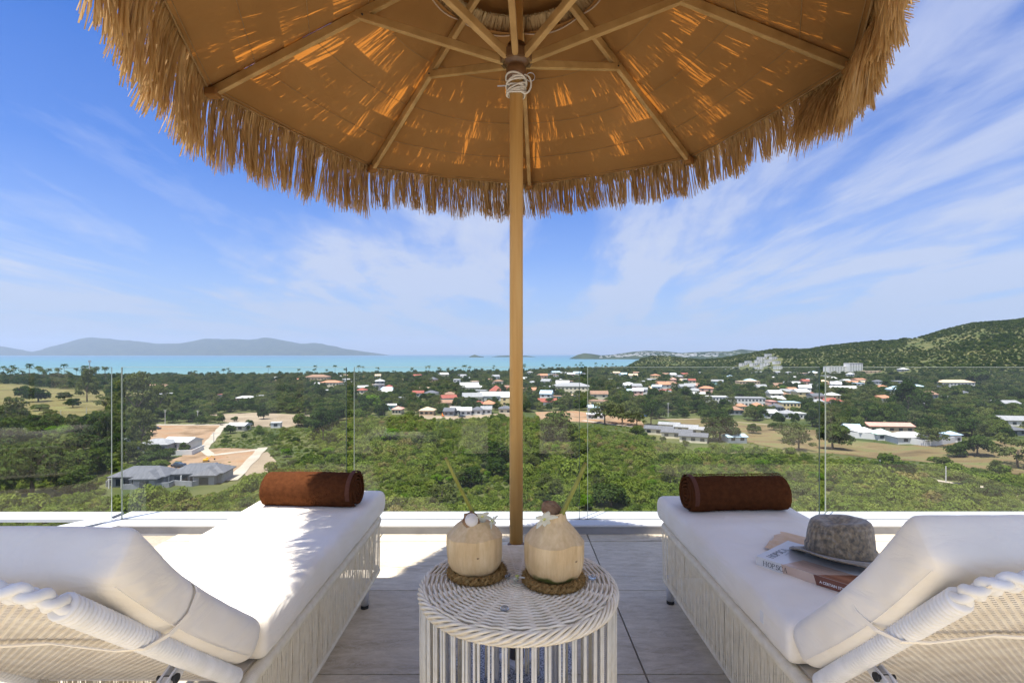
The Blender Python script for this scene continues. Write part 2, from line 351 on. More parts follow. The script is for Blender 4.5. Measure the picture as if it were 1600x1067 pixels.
STRIP = [(655, 649), (720, 650), (800, 645), (800, 652), (720, 656), (655, 655)]
FIELD_R = [(1030, 655), (1085, 655), (1190, 662), (1215, 670), (1275, 672), (1330, 688), (1420, 697), (1530, 688), (1640, 690), (1640, 742), (1560, 740), (1480, 726), (1330, 712), (1240, 706), (1165, 690), (1090, 668)]
drape('dry_field', FIELD_R, m_dry, label='dry brown field in front of the white walled compound')
drape('bare_lot', LOT_A, m_dirt, label='orange earth building lot beside the grey roofed villas', cell=5)
drape('bare_lot', LOT_B, m_dirt, label='orange earth lot behind the walled white house')
drape('bare_lot', FIELD_M, m_dirt2, label='pale bare lot beside the road at left')
drape('pasture', PAST, m_past, label='tan grass slope dotted with dark trees at left')
drape('pasture', PAST2, m_past, label='small dry grass patch behind the left glass joint')
drape('bare_slope', BARE, m_dirt2, label='bare earth bank beside the concrete lane', cell=4)
drape('bare_lot', LOT_C, m_dirt, label='reddish earth lot by the white shed right of the pole')
drape('bare_strip', STRIP, m_dirt2, label='pale earth strip in front of the town houses')
road('concrete_road', [(60, 664), (115, 664), (200, 664), (350, 664)], 4.0, m_road, label='pale concrete road crossing behind the left lot')
road('concrete_lane', [(352, 662), (340, 676), (328, 690), (317, 702), (330, 712), (405, 703), (412, 702)], 3.6, m_road, label='pale lane turning around the earth lots')
road('concrete_lane', [(411, 700), (395, 718), (378, 735), (362, 752)], 3.6, m_road, lift=.26, label='straight pale lane running down beside the villas')
road('dirt_track', [(910, 657), (960, 664), (1000, 668), (1060, 684)], 3.2, m_road, label='pale track beside the long grey sheds')
road('dirt_track', [(1160, 700), (1190, 712), (1220, 722)], 1.8, m_dirt2, label='short pale track in the scrub')
road('dirt_track', [(1375, 737), (1420, 746), (1470, 753), (1560, 765), (1620, 772)], 1.8, m_road, label='pale path through the scrub at right')
road('dirt_track', [(1030, 656), (1090, 655), (1190, 663), (1260, 670)], 3, m_dirt2, label='pale track along the back of the dry field')
OPEN = [LOT_A, LOT_B, FIELD_M, PAST, PAST2, BARE, LOT_C, STRIP, FIELD_R]
LANES = [[(352, 662), (340, 676), (328, 690), (317, 702), (330, 712), (405, 703)], [(411, 700), (395, 718), (378, 735), (362, 752)], [(60, 664), (350, 664)], [(910, 657), (960, 664), (1000, 668), (1060, 684)], [(1375, 737), (1420, 746), (1470, 753), (1560, 765)], [(1030, 656), (1090, 655), (1190, 663), (1260, 670)]]
CLEAR = []      # (x, y, radius) kept free of plants: buildings and single trees

# ---------------------------------------------------------------- plants
GREEN = [(0.0, (0.022, 0.041, 0.010)), (.25, (0.041, 0.067, 0.017)), (.5, (0.067, 0.097, 0.022)), (.75, (0.100, 0.126, 0.032)), (1.0, (0.126, 0.119, 0.045))]
SCRUB = [(0.0, (0.023, 0.046, 0.009)), (.2, (0.058, 0.093, 0.015)), (.45, (0.112, 0.156, 0.027)), (.72, (0.155, 0.189, 0.038)), (.80, (0.178, 0.159, 0.057)), (1.0, (0.171, 0.122, 0.054))]
m_leaf = leafmat('tree_leaf_mat', GREEN); m_scrub = leafmat('scrub_leaf_mat', SCRUB, .03)
m_bright = leafmat('bright_leaf_mat', [(0, (0.054, 0.118, 0.009)), (1, (0.124, 0.210, 0.019))]); m_dark = leafmat('dark_leaf_mat', [(0, (0.018, 0.037, 0.008)), (1, (0.050, 0.084, 0.017))])
m_grey = leafmat('grey_leaf_mat', [(0, (0.058, 0.076, 0.022)), (1, (0.116, 0.134, 0.044))]); m_palm = leafmat('palm_leaf_mat', [(0, (0.023, 0.042, 0.008)), (1, (0.070, 0.101, 0.019))])
m_bark = pmat('bark_mat', (.10, .075, .05), (.20, .16, .12), scale=1.5, rough=.9, spec=.1)
def crown_mesh(name, seed, mat, nl=20, per=110, flat=.80, z0=.06, ls=.050, spread=.35, lobe=.18, holes=.0):
    """a unit-wide crown of leaf sprays gathered in lobes"""
    r = np.random.RandomState(seed); VV = []; 
    for k in range(nl):
        a = r.uniform(0, 2*PI); el = math.asin(r.uniform(-.55, 1)); q = spread*r.uniform(.55, 1.0)
        c = np.array([math.cos(a)*math.cos(el)*q, math.sin(a)*math.cos(el)*q, z0+.30*flat+math.sin(el)*q*flat]); R = lobe*r.uniform(.65, 1.15)
        d = r.normal(size=(per, 3)); d /= np.linalg.norm(d, axis=1)[:, None]; d[:, 2] = np.where(d[:, 2] < -.3, -d[:, 2], d[:, 2])
        P = c+d*R*r.uniform(.72, 1.08, size=(per, 1))*np.array([1, 1, .85])
        nrm = d+r.normal(size=(per, 3))*.55; nrm /= np.linalg.norm(nrm, axis=1)[:, None]
        t1 = np.cross(nrm, r.normal(size=(per, 3))); t1 /= np.linalg.norm(t1, axis=1)[:, None]; t2 = np.cross(nrm, t1)
        s = ls*r.uniform(.55, 1.25, size=(per, 1))
        q4 = np.stack([P-t1*s, P-t2*s*.55+nrm*s*.15, P+t1*s, P+t2*s*.55+nrm*s*.15], 1); VV.append(q4.reshape(-1, 3))
    V = np.concatenate(VV); V[:, 2] = np.maximum(V[:, 2], .0); Fc = np.arange(len(V)).reshape(-1, 4)
    return mesh(name, V, Fc, mat)
def trunk_mesh(name, seed, h=.42, r0=.03):
    b = MB(); r = random.Random(seed); b.tube([(0, 0, -.03), (.01, 0, h*.5), (.0, .01, h)], [r0, r0*.75, r0*.55], 6)
    for k in range(4):
        a = k*1.6+r.random(); b.tube([(0, 0, h*.6), (math.cos(a)*.14, math.sin(a)*.14, h*1.0), (math.cos(a)*.26, math.sin(a)*.26, h*1.25)], [r0*.5, r0*.35, r0*.15], 5)
    me = mesh(name, np.array(b.V), b.F, m_bark); return me
CM = {'round': [crown_mesh('crown', 11+i, m_leaf) for i in range(4)],
      'big': [crown_mesh('crown', 31+i, m_leaf, nl=34, per=150, ls=.032, lobe=.13, spread=.38) for i in range(2)],
      'bright': [crown_mesh('crown', 41, m_bright, nl=26, per=120, ls=.036, lobe=.15, spread=.36)],
      'dark': [crown_mesh('crown', 51+i, m_dark, nl=20, per=120, ls=.042, lobe=.17) for i in range(2)],
      'tall': [crown_mesh('crown', 61+i, m_dark, nl=24, per=90, flat=1.25, ls=.040, z0=.16, spread=.36, lobe=.16) for i in range(2)],
      'feather': [crown_mesh('crown', 71+i, m_grey, nl=34, per=55, flat=1.15, ls=.035, lobe=.12, spread=.42) for i in range(2)],
      'low': [crown_mesh('foliage', 81+i, m_scrub, nl=10, per=105, flat=.62, z0=-.04, ls=.060, lobe=.24, spread=.31) for i in range(5)]}
TM = [trunk_mesh('trunk', 3), trunk_mesh('trunk', 4)]
def tree(kind, x, y, wd, name='broadleaf_tree', label=None, cat='tree', group=None, sz=1.0, z=None, v=None):
    z = float(HT(x, y)) if z is None else z
    o = thing(name, label, cat, (x, y, z-.1), random.uniform(0, 6.28), group)
    ms = CM[kind]; c = obj('foliage' if kind == 'low' else 'crown', ms[(v if v is not None else random.randrange(99)) % len(ms)], o); c.scale = (wd, wd, wd*sz)
    if kind != 'low': t_ = obj('trunk', random.choice(TM), o); t_.scale = (wd, wd, wd*sz*(1.25 if kind == 'tall' else 1))
    CLEAR.append((x, y, wd*.30)); return o
def palm_meshes(seed, h=14):
    r = random.Random(seed); b = MB(); lean = r.uniform(-.8, .8); P = [(lean*(k/6)**2, 0, h*k/6) for k in range(7)]
    b.tube(P, [.22-.018*k for k in range(7)], 6); tr = mesh('trunk', np.array(b.V), b.F, m_bark)
    V = []; Fc = []; top = Vector((lean, 0, h))
    for k in range(20):
        a = k*2.4+r.random()*.4; el = r.uniform(-.3, 1.1); L = r.uniform(3.0, 3.9); d = Vector((math.cos(a), math.sin(a), 0)); sd = Vector((-d.y, d.x, 0)); pts = []
        for s in range(6):
            q = s/5; pts.append(top+d*L*q*math.cos(el*.5)+Vector((0, 0, L*(math.sin(el)*q-(.5+.25*math.cos(el))*q*q))))
        for s in range(5):
            for sg in (-1, 1):
                i = len(V); wq = .62*math.sin(PI*min(.95, (s+.6)/5.4)); dr = Vector((0, 0, -.35))
                V += [pts[s], pts[s+1], pts[s+1]+sd*sg*wq+dr, pts[s]+sd*sg*wq*.8+dr]; Fc.append((i, i+1, i+2, i+3))
    return tr, mesh('crown', np.array([tuple(v) for v in V]), np.array(Fc), m_palm)
PM = [palm_meshes(s, h) for s, h in ((1, 14), (2, 12), (3, 16), (4, 13))]
def palm(x, y, sc=1.0, label=None, group='coconut palms along the shore'):
    o = thing('coconut_palm', label, 'palm', (x, y, float(HT(x, y))), random.uniform(0, 6), group); tr, cr = random.choice(PM); q = obj('trunk', tr, o); q.scale = (sc,)*3; q = obj('crown', cr, o); q.scale = (sc,)*3
    CLEAR.append((x, y, 2)); return o
# ================================================================= BUILDINGS
def wm(name, c, v=.06): return pmat(name, c, tuple(max(0, x-v) for x in c), scale=.5, detail=6, rough=.85, spec=.15)
def rmat(name, c, c2): return pmat(name, c, c2, scale=.8, stretch=(3, .6, 1), detail=6, rough=.75, spec=.25)
WALLS = {'white': m_white, 'cream': wm('cream_wall_mat', (.62, .56, .42)), 'pink': wm('pink_wall_mat', (.62, .40, .33)), 'grey': wm('grey_wall_mat', (.28, .29, .30)), 'tan': wm('tan_wall_mat', (.50, .38, .26)), 'teal': wm('teal_wall_mat', (.30, .48, .46)), 'yellow': wm('yellow_wall_mat', (.62, .50, .28))}
ROOFS = {'white': rmat('white_roof_mat', (.50, .50, .49), (.42, .42, .41)), 'grey': rmat('grey_roof_mat', (.085, .09, .10), (.12, .125, .14)), 'pale grey': rmat('pale_grey_roof_mat', (.20, .205, .21), (.28, .285, .29)), 'red': rmat('red_roof_mat', (.22, .06, .045), (.28, .09, .06)), 'orange': rmat('orange_roof_mat', (.34, .15, .08), (.42, .22, .13)), 'brown': rmat('brown_roof_mat', (.20, .12, .08), (.28, .17, .11)), 'pink': rmat('pink_roof_mat', (.55, .30, .24), (.48, .24, .19)), 'blue': rmat('blue_roof_mat', (.30, .42, .50), (.38, .48, .55)), 'green': rmat('green_roof_mat', (.38, .55, .45), (.45, .60, .50)), 'tan': rmat('tan_roof_mat', (.48, .34, .22), (.56, .42, .29))}
m_pane = pmat('dark_pane_mat', (.03, .04, .05), rough=.15, spec=.6)
_win = {}
def winmesh(w_, h_):
    k = (round(w_, 1), round(h_, 1))
    if k not in _win:
        b = MB(); b.box((0, 0, 0), (k[0], .08, k[1])); _win[k] = mesh('window', np.array(b.V), b.F, m_pane)
    return _win[k]
def building(px, py, wpx, wall='white', roof='grey', kind='hip', hw=3.0, hr=2.0, dep=9, rz=0.0, desc=None, zone=None, label=None, nw=3, storeys=1, name='house', cat='house', group=None, over=.5, loc=None, wm_=None):
    g = GP(px, py) if loc is None else Vector(loc); W = wpx*g.y/802 if wm_ is None else wm_
    rt = thing(name, label, cat, g, rz, group); H = hw*storeys
    b = MB(); b.box((0, 0, H/2-.5), (W, dep, H+1)); b.build('wall', WALLS[wall], rt)
    hx, hy = W/2+over, dep/2+over; b = MB()
    if kind == 'flat':
        b.box((0, 0, H+.15+.006), (W+.5, dep+.5, .3))
    else:
        if kind == 'hip': q = min(hx, hy)*.95; R = [(-hx+q, 0), (hx-q, 0)]
        else: R = [(-hx, 0), (hx, 0)]
        z0 = H+.01; V = [(-hx, -hy, z0), (hx, -hy, z0), (hx, hy, z0), (-hx, hy, z0)]; V += [(v[0], v[1], z0+.18) for v in V[:4]]; V += [(R[0][0], 0, z0+.18+hr), (R[1][0], 0, z0+.18+hr)]
        b.add(V, [(3, 2, 1, 0), (0, 1, 5, 4), (1, 2, 6, 5), (2, 3, 7, 6), (3, 0, 4, 7), (4, 5, 9, 8), (6, 7, 8, 9), (5, 6, 9), (7, 4, 8)])
    b.build('roof', ROOFS[roof], rt)
    for s in range(storeys):
        for k in range(nw):
            x = (k-(nw-1)/2)*W/max(nw, 1); ww = min(1.8, W/nw*.55); o = obj('window', winmesh(ww, 1.3), rt, (x, -dep/2-.03, hw*s+1.6))
    if desc: later(rt, desc, zone, topx(g.x, g.y, g.z)[0])
    CLEAR.append((g.x, g.y, W*.5+2)); CLEAR.append((g.x, g.y-dep*.5-3, W*.42)); CLEAR.append((g.x*(1-10/g.y), g.y-dep*.5-10, W*.36))
    if storeys == 1 or True: CLEAR.append((g.x*(1-20/g.y), g.y-dep*.5-18, W*.3))
    return rt
# --- two grey roofed villas at the lower left, each with a cross gable, porch and boundary wall
def villa(px, py, wpx, label, mirror=1, rz=0.0):
    g = GP(px, py); W = wpx*g.y/802; rt = thing('grey_roof_villa', label, 'villa', g, rz)
    b = MB(); b.box((0, 1, 1.2), (W*.94, 8, 3.4)); b.box((mirror*W*.20, -4.0, 1.1), (W*.36, 2.6, 3.2)); b.build('wall', WALLS['grey'], rt)
    def hip(b, cx_, cy_, w_, d_, z0, h_):
        hx, hy = w_/2, d_/2; q = min(hx, hy); a_ = [(cx_-hx, cy_-hy, z0), (cx_+hx, cy_-hy, z0), (cx_+hx, cy_+hy, z0), (cx_-hx, cy_+hy, z0)]
        a_ += [(v[0], v[1], z0+.22) for v in a_]; a_ += [(cx_-hx+q, cy_, z0+h_), (cx_+hx-q, cy_, z0+h_)]
        b.add(a_, [(3, 2, 1, 0), (0, 1, 5, 4), (1, 2, 6, 5), (2, 3, 7, 6), (3, 0, 4, 7), (4, 5, 9, 8), (6, 7, 8, 9), (5, 6, 9), (7, 4, 8)])
    b = MB(); hip(b, 0, 1, W*1.04, 9.4, 2.92, 2.5); b.build('roof', ROOFS['grey'], rt)
    b = MB(); x0 = mirror*W*.20; w2 = W*.25; 
    b.add([(x0-w2, -5.9, 2.75), (x0+w2, -5.9, 2.75), (x0+w2, 1, 2.97), (x0-w2, 1, 2.97), (x0-w2, -5.9, 2.97), (x0+w2, -5.9, 2.97), (x0, -3.2, 4.75), (x0, 1, 4.9)], [(3, 2, 1, 0), (0, 1, 5, 4), (1, 2, 5), (3, 0, 4), (4, 5, 6), (5, 2, 7, 6), (4, 6, 7, 3), (2, 3, 7)]); b.build('porch_roof', ROOFS['grey'], rt)
    for k in range(3): obj('window', winmesh(1.5, 2.0), rt, (-mirror*W*(.06+.14*k), -3.04, 1.4))
    obj('door', winmesh(2.6, 2.2), rt, (mirror*W*.2, -5.33, 1.2))
    for k in range(3): bb = MB(); bb.box((-mirror*W*(.0+.22*k), -4.6, 1.45), (.3, .3, 2.9)); bb.build('pillar', WALLS['white'], rt)
    CLEAR.append((g.x, g.y, W*.62)); CLEAR.append((g.x*.94, g.y-9, W*.62)); return rt
villa(226, 757, 84, 'grey hip roofed villa with porch, left one of the two beside the orange lot', 1, .05)
villa(314, 752, 80, 'grey hip roofed villa, right one of the two beside the straight pale lane', 1, .12)
def wall_run(pts, h, mat, label, name='boundary_wall', th=.3, lift=0):
    P = [GP(*q) for q in pts]; b = MB(P[0])
    for a, c in zip(P, P[1:]):
        d = c-a; L = math.hypot(d.x, d.y); mid = (a+c)/2; b.box((mid.x, mid.y, mid.z+h/2-.3+lift), (L+.1, th, h+.6), rz=math.atan2(d.y, d.x))
        CLEAR.append((mid.x*.97, mid.y*.97, L*.3))
    o = b.build(name, mat); o.location = P[0]; tag(o, label, 'wall'); return o
wall_run([(166, 761), (190, 752), (192, 751)], 1.8, WALLS['grey'], 'grey boundary wall stepping down at the left of the villas')
wall_run([(192, 765), (264, 762), (272, 758), (300, 760), (352, 750)], 1.5, WALLS['grey'], 'long grey garden wall in front of the two grey roofed villas')
# the walled house behind
building(248, 704, 44, 'grey', 'pale grey', 'hip', 3, 1.8, 9, .1, label='house with faded grey roof behind trees on the orange lot')
building(285, 700, 44, 'white', 'white', 'gable', 3, 1.5, 8, -.15, label='white roofed house on the orange lot beside the lane bend')
wall_run([(262, 712), (300, 711), (318, 703)], 2.0, WALLS['white'], 'white picket wall around the white roofed house')
building(178, 697, 38, 'grey', 'pale grey', 'flat', 2.6, .2, 5, .1, label='low grey shed with slatted front beside the left glass joint', name='shed', cat='shed', nw=4)
building(374, 672, 26, 'cream', 'white', 'gable', 2.6, 1.2, 7, 0, label='white roofed open shelter at the left lane corner', name='shelter', cat='shelter', nw=2)
building(432, 668, 14, 'white', 'white', 'flat', 2.6, .2, 4, .2, label='tiny white hut on the pale bare lot', name='hut', cat='hut', nw=1)
building(246, 608, 42, 'cream', 'brown', 'hip', 3, 2.2, 12, 0, label='long brown roofed building beyond the left trees', nw=6)
building(254, 624, 26, 'grey', 'pale grey', 'gable', 3.4, 2.0, 14, .5, label='pale grey gabled warehouse right of the left glass joint', name='warehouse', cat='warehouse')
building(322, 621, 10, 'white', 'white', 'flat', 3, .2, 6, 0, label='small white block among dark trees at left', nw=1)
building(346, 628, 7, 'white', 'red', 'flat', 3, .3, 5, 0, storeys=2, label='narrow tower house with red upper wall at left', nw=1)
building(385, 627, 28, 'pink', 'white', 'hip', 3, 1.4, 9, .1, storeys=1, label='pink and white house with pale roof among the left trees')
building(407, 624, 10, 'white', 'white', 'flat', 3, .2, 8, 0, label='white box house at the edge of the left tree belt', nw=1)
building(497, 598, 34, 'brown' if 'brown' in WALLS else 'tan', 'brown', 'hip', 4, 3, 16, 0, storeys=2, label='long dark red roofed hotel near the shore at left', name='hotel', cat='hotel', nw=7)
building(518, 607, 30, 'cream', 'orange', 'hip', 3.5, 2.2, 14, 0, storeys=2, label='orange roofed hotel left of the second glass joint', name='hotel', cat='hotel', nw=6)
building(497, 604, 18, 'white', 'white', 'gable', 3, 2, 12, 0, label='white gabled house below the dark red hotel')
building(513, 614, 9, 'white', 'white', 'flat', 3, 2, 9, 0, label='small white flat roofed house among trees below the orange hotel', nw=1)
building(546, 600, 18, 'white', 'white', 'flat', 3.2, 2, 12, 0, storeys=2, label='white block seen beside the second glass joint')
# --- front row of the town left of the pole
building(668, 648, 22, 'tan', 'tan', 'hip', 3, 2, 9, 0, label='tan roofed bungalow in the reflection behind the glass')
building(622, 646, 14, 'cream', 'pink', 'hip', 3, 1.6, 9, 0, label='small pink roofed bungalow at the left end of the town')
ROW = [(703, 649, 16, 'grey', 'grey', 'gable'), (712, 647, 15, 'white', 'white', 'shed'), (728, 648, 17, 'white', 'white', 'gable'), (746, 647, 18, 'white', 'grey', 'hip'), (760, 646, 16, 'white', 'pale grey', 'gable'), (790, 645, 20, 'cream', 'grey', 'hip')]
for px, py, wd, wa, ro, kd in ROW: building(px, py, wd, wa, ro, 'gable' if kd == 'shed' else kd, 3, 1.8, 9, random.uniform(-.2, .2), desc=f'{wa} house with {ro} roof', zone='in the front row left of the pole', nw=2)
building(738, 627, 30, 'cream', 'pale grey', 'gable', 4, 3, 14, .15, label='broad house with pale zigzag roof left of the pole', nw=4)
building(733, 614, 28, 'cream', 'white', 'gable', 6, 4.5, 18, .25, label='cream hall with curved white roof left of the pole', name='hall', cat='hall', nw=3)
building(714, 606, 10, 'white', 'white', 'flat', 3.2, 1, 10, 0, storeys=3, label='tall white block left of the cream hall', nw=2)
building(775, 617, 20, 'white', 'red', 'hip', 4, 5, 12, 0, label='white temple building with steep red roof left of the pole', name='temple', cat='temple', nw=2)
building(775, 625, 48, 'white', 'white', 'gable', 4, 3, 16, 0, label='long white roofed building just left of the pole', nw=6)
building(764, 637, 20, 'cream', 'orange', 'hip', 3, 2.4, 10, .1, label='orange roofed house just left of the pole')
building(748, 637, 18, 'tan', 'red', 'hip', 3, 2, 9, -.1, label='dull red roofed house behind the white front row')
building(703, 621, 18, 'tan', 'brown', 'hip', 3, 2, 9, .1, label='brown roofed house left of the broad pale roof')
building(700, 635, 26, 'tan', 'brown', 'gable', 3, 2, 9, 0, label='low brown roofed house above the front row')
# --- right of the pole
building(892, 614, 56, 'cream', 'pale grey', 'hip', 3.6, 3, 18, -.1, storeys=2, label='large pale school building right of the pole', name='school', cat='school', nw=9)
building(879, 607, 20, 'white', 'white', 'gable', 5, 4, 14, -.1, storeys=1, label='white gabled wing beside the pale school building', nw=2)
building(930, 654, 26, 'white', 'white', 'flat', 2.8, 1, 8, -.1, label='long white shed on the reddish lot', name='shed', cat='shed', nw=3)
building(928, 643, 18, 'white', 'blue', 'gable', 3, 1.6, 8, 0, label='blue white roofed house behind the reddish lot')
building(982, 607, 26, 'white', 'white', 'hip', 4, 3, 16, 0, label='big white roofed building right of the reflection edge', nw=4)
building(988, 616, 18, 'white', 'blue', 'gable', 3, 2, 10, 0, label='pale blue roofed house beside the reflection edge')
building(1087, 607, 24, 'pink', 'pink', 'hip', 3.4, 2.4, 11, 0, label='coral pink roofed villa among the trees')
building(1024, 593, 13, 'yellow', 'orange', 'hip', 3.2, 2, 12, 0, storeys=2, label='yellow house with orange roof above the town')
building(1051, 592, 8, 'cream', 'white', 'gable', 3.2, 3, 10, 0, storeys=2, label='cream tower like house among far trees')
building(1052, 600, 7, 'pink', 'pink', 'hip', 3, 2, 9, 0, storeys=2, label='narrow pink house below the cream house')
building(1168, 604, 32, 'tan', 'tan', 'flat', 3.2, 1, 12, 0, storeys=2, label='unfinished tan concrete block above the white terraces', name='apartment_block', cat='apartments', nw=7)
building(1088, 620, 24, 'white', 'white', 'gable', 3, 1.6, 11, -.25, label='white tent shaped roof among dark trees', nw=2)
building(1118, 632, 34, 'white', 'white', 'flat', 3.1, 1, 10, -.10, storeys=2, label='white flat terrace, left one of two long white rows', name='terrace_house', cat='terrace', nw=7)
building(1165, 634, 52, 'white', 'pale grey', 'flat', 3.1, 1, 11, -.10, storeys=2, label='white flat terrace, right one of two long white rows', name='terrace_house', cat='terrace', nw=10)
building(1157, 641, 11, 'cream', 'orange', 'hip', 3, 1.8, 7, .1, label='small orange roofed house under the long white terrace')
building(1182, 640, 14, 'cream', 'orange', 'hip', 3, 2, 8, 0, label='orange roofed house at the right foot of the white terrace')
building(1148, 647, 20, 'grey', 'brown', 'hip', 3, 2, 9, -.1, label='low brown roofed house behind the big round tree')
# --- long low grey sheds by the field
for k, (px, py, wd) in enumerate([(1030, 678, 42), (1058, 684, 44), (1084, 690, 40)]):
    building(px, py, wd, 'cream', 'grey', 'gable', 2.7, 1.2, 7, -.42, desc='low grey roofed cabin', zone='in the staggered row by the dry field', nw=3, name='cabin', cat='cabin', group='staggered grey roofed cabins')
for k, (px, py, wd) in enumerate([(1046, 671, 30), (1072, 675, 34), (1092, 679, 26)]):
    building(px, py, wd, 'cream', 'pale grey', 'gable', 2.7, 1.0, 6, -.42, desc='paler roofed cabin', zone='in the rear of the staggered row', nw=2, name='cabin', cat='cabin', group='staggered grey roofed cabins')
building(1147, 690, 30, 'white', 'blue', 'gable', 2.4, 1, 6, .1, label='blue grey corrugated shed below the big round tree', name='shed', cat='shed', nw=2)
# --- right side
building(1232, 642, 26, 'yellow', 'blue', 'flat', 3, 1, 10, -.1, storeys=2, label='yellow two storey house with pale blue roof', nw=5)
building(1205, 640, 10, 'pink', 'pink', 'flat', 3, 1, 8, 0, storeys=2, label='pink box house left of the yellow house', nw=2)
building(1212, 642, 14, 'grey', 'grey', 'hip', 3, 2, 9, 0, label='grey house left of the yellow two storey house')
building(1202, 652, 18, 'white', 'white', 'gable', 3, 1.8, 9, 0, label='white roofed house at the edge of the right field')
building(1230, 653, 22, 'white', 'pale grey', 'hip', 3, 1.8, 9, 0, label='pale grey roofed house below the yellow one')
building(1246, 653, 16, 'white', 'white', 'flat', 3, 1.8, 9, 0, label='white flat house below and right of the yellow one')
building(1234, 616, 30, 'white', 'pale grey', 'gable', 3, 2.0, 12, -.2, label='long pale roofed hall on the right slope', nw=5)
building(1217, 621, 28, 'tan', 'brown', 'hip', 3, 2, 10, 0, label='low brown roofed house below the pale hall')
building(1264, 621, 16, 'tan', 'red', 'hip', 3.2, 2, 10, 0, storeys=1, label='brick red house left of the right glass joint')
building(1236, 604, 24, 'white', 'white', 'gable', 4, 2, 12, 0, label='white gabled house on the right slope')
building(1313, 611, 46, 'white', 'white', 'gable', 3, 2.4, 14, 0, label='long white curved roof building right of the glass joint', nw=7)
building(1341, 607, 12, 'white', 'blue', 'flat', 3, 2, 9, 0, storeys=2, label='white block right of the curved roof building', nw=2)
building(1376, 610, 20, 'pink', 'orange', 'hip', 3, 2.5, 9, 0, label='salmon house with orange roof right of centre')
building(1371, 604, 14, 'white', 'grey', 'hip', 3, 2, 9, 0, storeys=2, label='white house with grey hip roof behind the salmon house')
building(1412, 603, 30, 'grey', 'pale grey', 'flat', 3, 2, 10, 0, storeys=2, label='grey terrace of flats on the right slope', nw=7)
building(1431, 608, 18, 'white', 'blue', 'hip', 3, 2, 10, 0, storeys=1, label='white house with blue grey roof below the grey flats')
building(1490, 607, 50, 'white', 'tan', 'hip', 3.6, 2.5, 14, 0, storeys=2, label='large white hotel with tan roof on the right slope', name='hotel', cat='hotel', nw=9)
building(1504, 619, 14, 'grey', 'grey', 'hip', 3, 2, 8, 0, label='small grey house below the tan roofed hotel')
building(1411, 580, 12, 'grey', 'white', 'hip', 3, 2, 10, 0, label='lone pale roofed house high on the right hillside')
building(1474, 625, 14, 'white', 'white', 'flat', 3, 2, 8, 0, label='half hidden white roof among the right trees')
building(1522, 631, 16, 'white', 'white', 'flat', 3, 2, 8, 0, label='narrow white roof left of the long grey roof')
building(1562, 636, 44, 'grey', 'pale grey', 'gable', 3, 2, 10, -.1, label='long pale grey roof among trees near the right edge', nw=4)
building(1582, 664, 50, 'white', 'pale grey', 'gable', 3, 2, 10, -.2, label='long metal roofed shed at the right edge', name='shed', cat='shed', nw=4)
building(1480, 661, 16, 'white', 'white', 'flat', 2.6, 2, 6, 0, label='small white roof behind the right field trees')
building(1580, 679, 26, 'grey', 'grey', 'hip', 2.6, 1.4, 8, 0, label='low grey roofed hut by the right field', name='hut', cat='hut', nw=2)
# white walled compound with pavilions
building(1386, 674, 64, 'tan', 'pink', 'gable', 3, 1.4, 8, -.12, label='long pinkish roof behind the white compound wall', nw=5, name='long_house')
wall_run([(1328, 684), (1380, 688), (1446, 697), (1462, 697), (1492, 692)], 2.6, WALLS['white'], 'long white compound wall behind the dry field')
for px, py, wd, ro in [(1350, 683, 26, 'white'), (1376, 686, 24, 'green'), (1418, 691, 46, 'white')]:
    building(px, py, wd, 'white', ro, 'hip', 2.6, 2.0, 8, -.08, desc=f'{ro} tent roofed pavilion', zone='inside the white walled compound', nw=2, name='pavilion', cat='pavilion')
building(1485, 690, 17, 'white', 'blue', 'hip', 3.4, 1.2, 6, 0, storeys=1, label='white cabin with blue roof at the end of the compound wall', nw=2)
building(1330, 678, 20, 'white', 'blue', 'gable', 3, 1.8, 8, -.3, label='blue panelled roof right of the big dark field tree')
# big white block on the hill foot, and the stepped white villas
building(1312, 582, 46, 'white', 'white', 'flat', 3.4, 1, 14, .1, storeys=3, label='long white stepped apartment block at the hill foot', name='apartment_block', cat='apartments', nw=10)
building(1333, 580, 22, 'white', 'white', 'flat', 3.4, 1, 14, .1, storeys=4, label='tall right end of the white blocks at the hill foot', name='apartment_block', cat='apartments', nw=5)
building(1361, 583, 26, 'tan', 'tan', 'flat', 3, 1, 10, 0, label='long tan retaining building right of the white blocks', nw=4)
STEP = [(1127, 583), (1138, 579), (1150, 576), (1161, 572), (1169, 568), (1178, 572), (1186, 567), (1195, 572), (1190, 562), (1200, 566), (1208, 562), (1213, 569), (1185, 578), (1215, 577), (1200, 557)]
for i, (px, py) in enumerate(STEP):
    g = GP(px, py); building(px, py, random.uniform(8, 13), 'white', 'white', 'flat', 3.2, 1, 10, random.uniform(-.1, .3), storeys=2 if i > 2 else 1, desc='white stepped villa', zone='climbing the bare slope', nw=3, name='hillside_villa', cat='villa', group='white villas stepped up the hillside', loc=g)
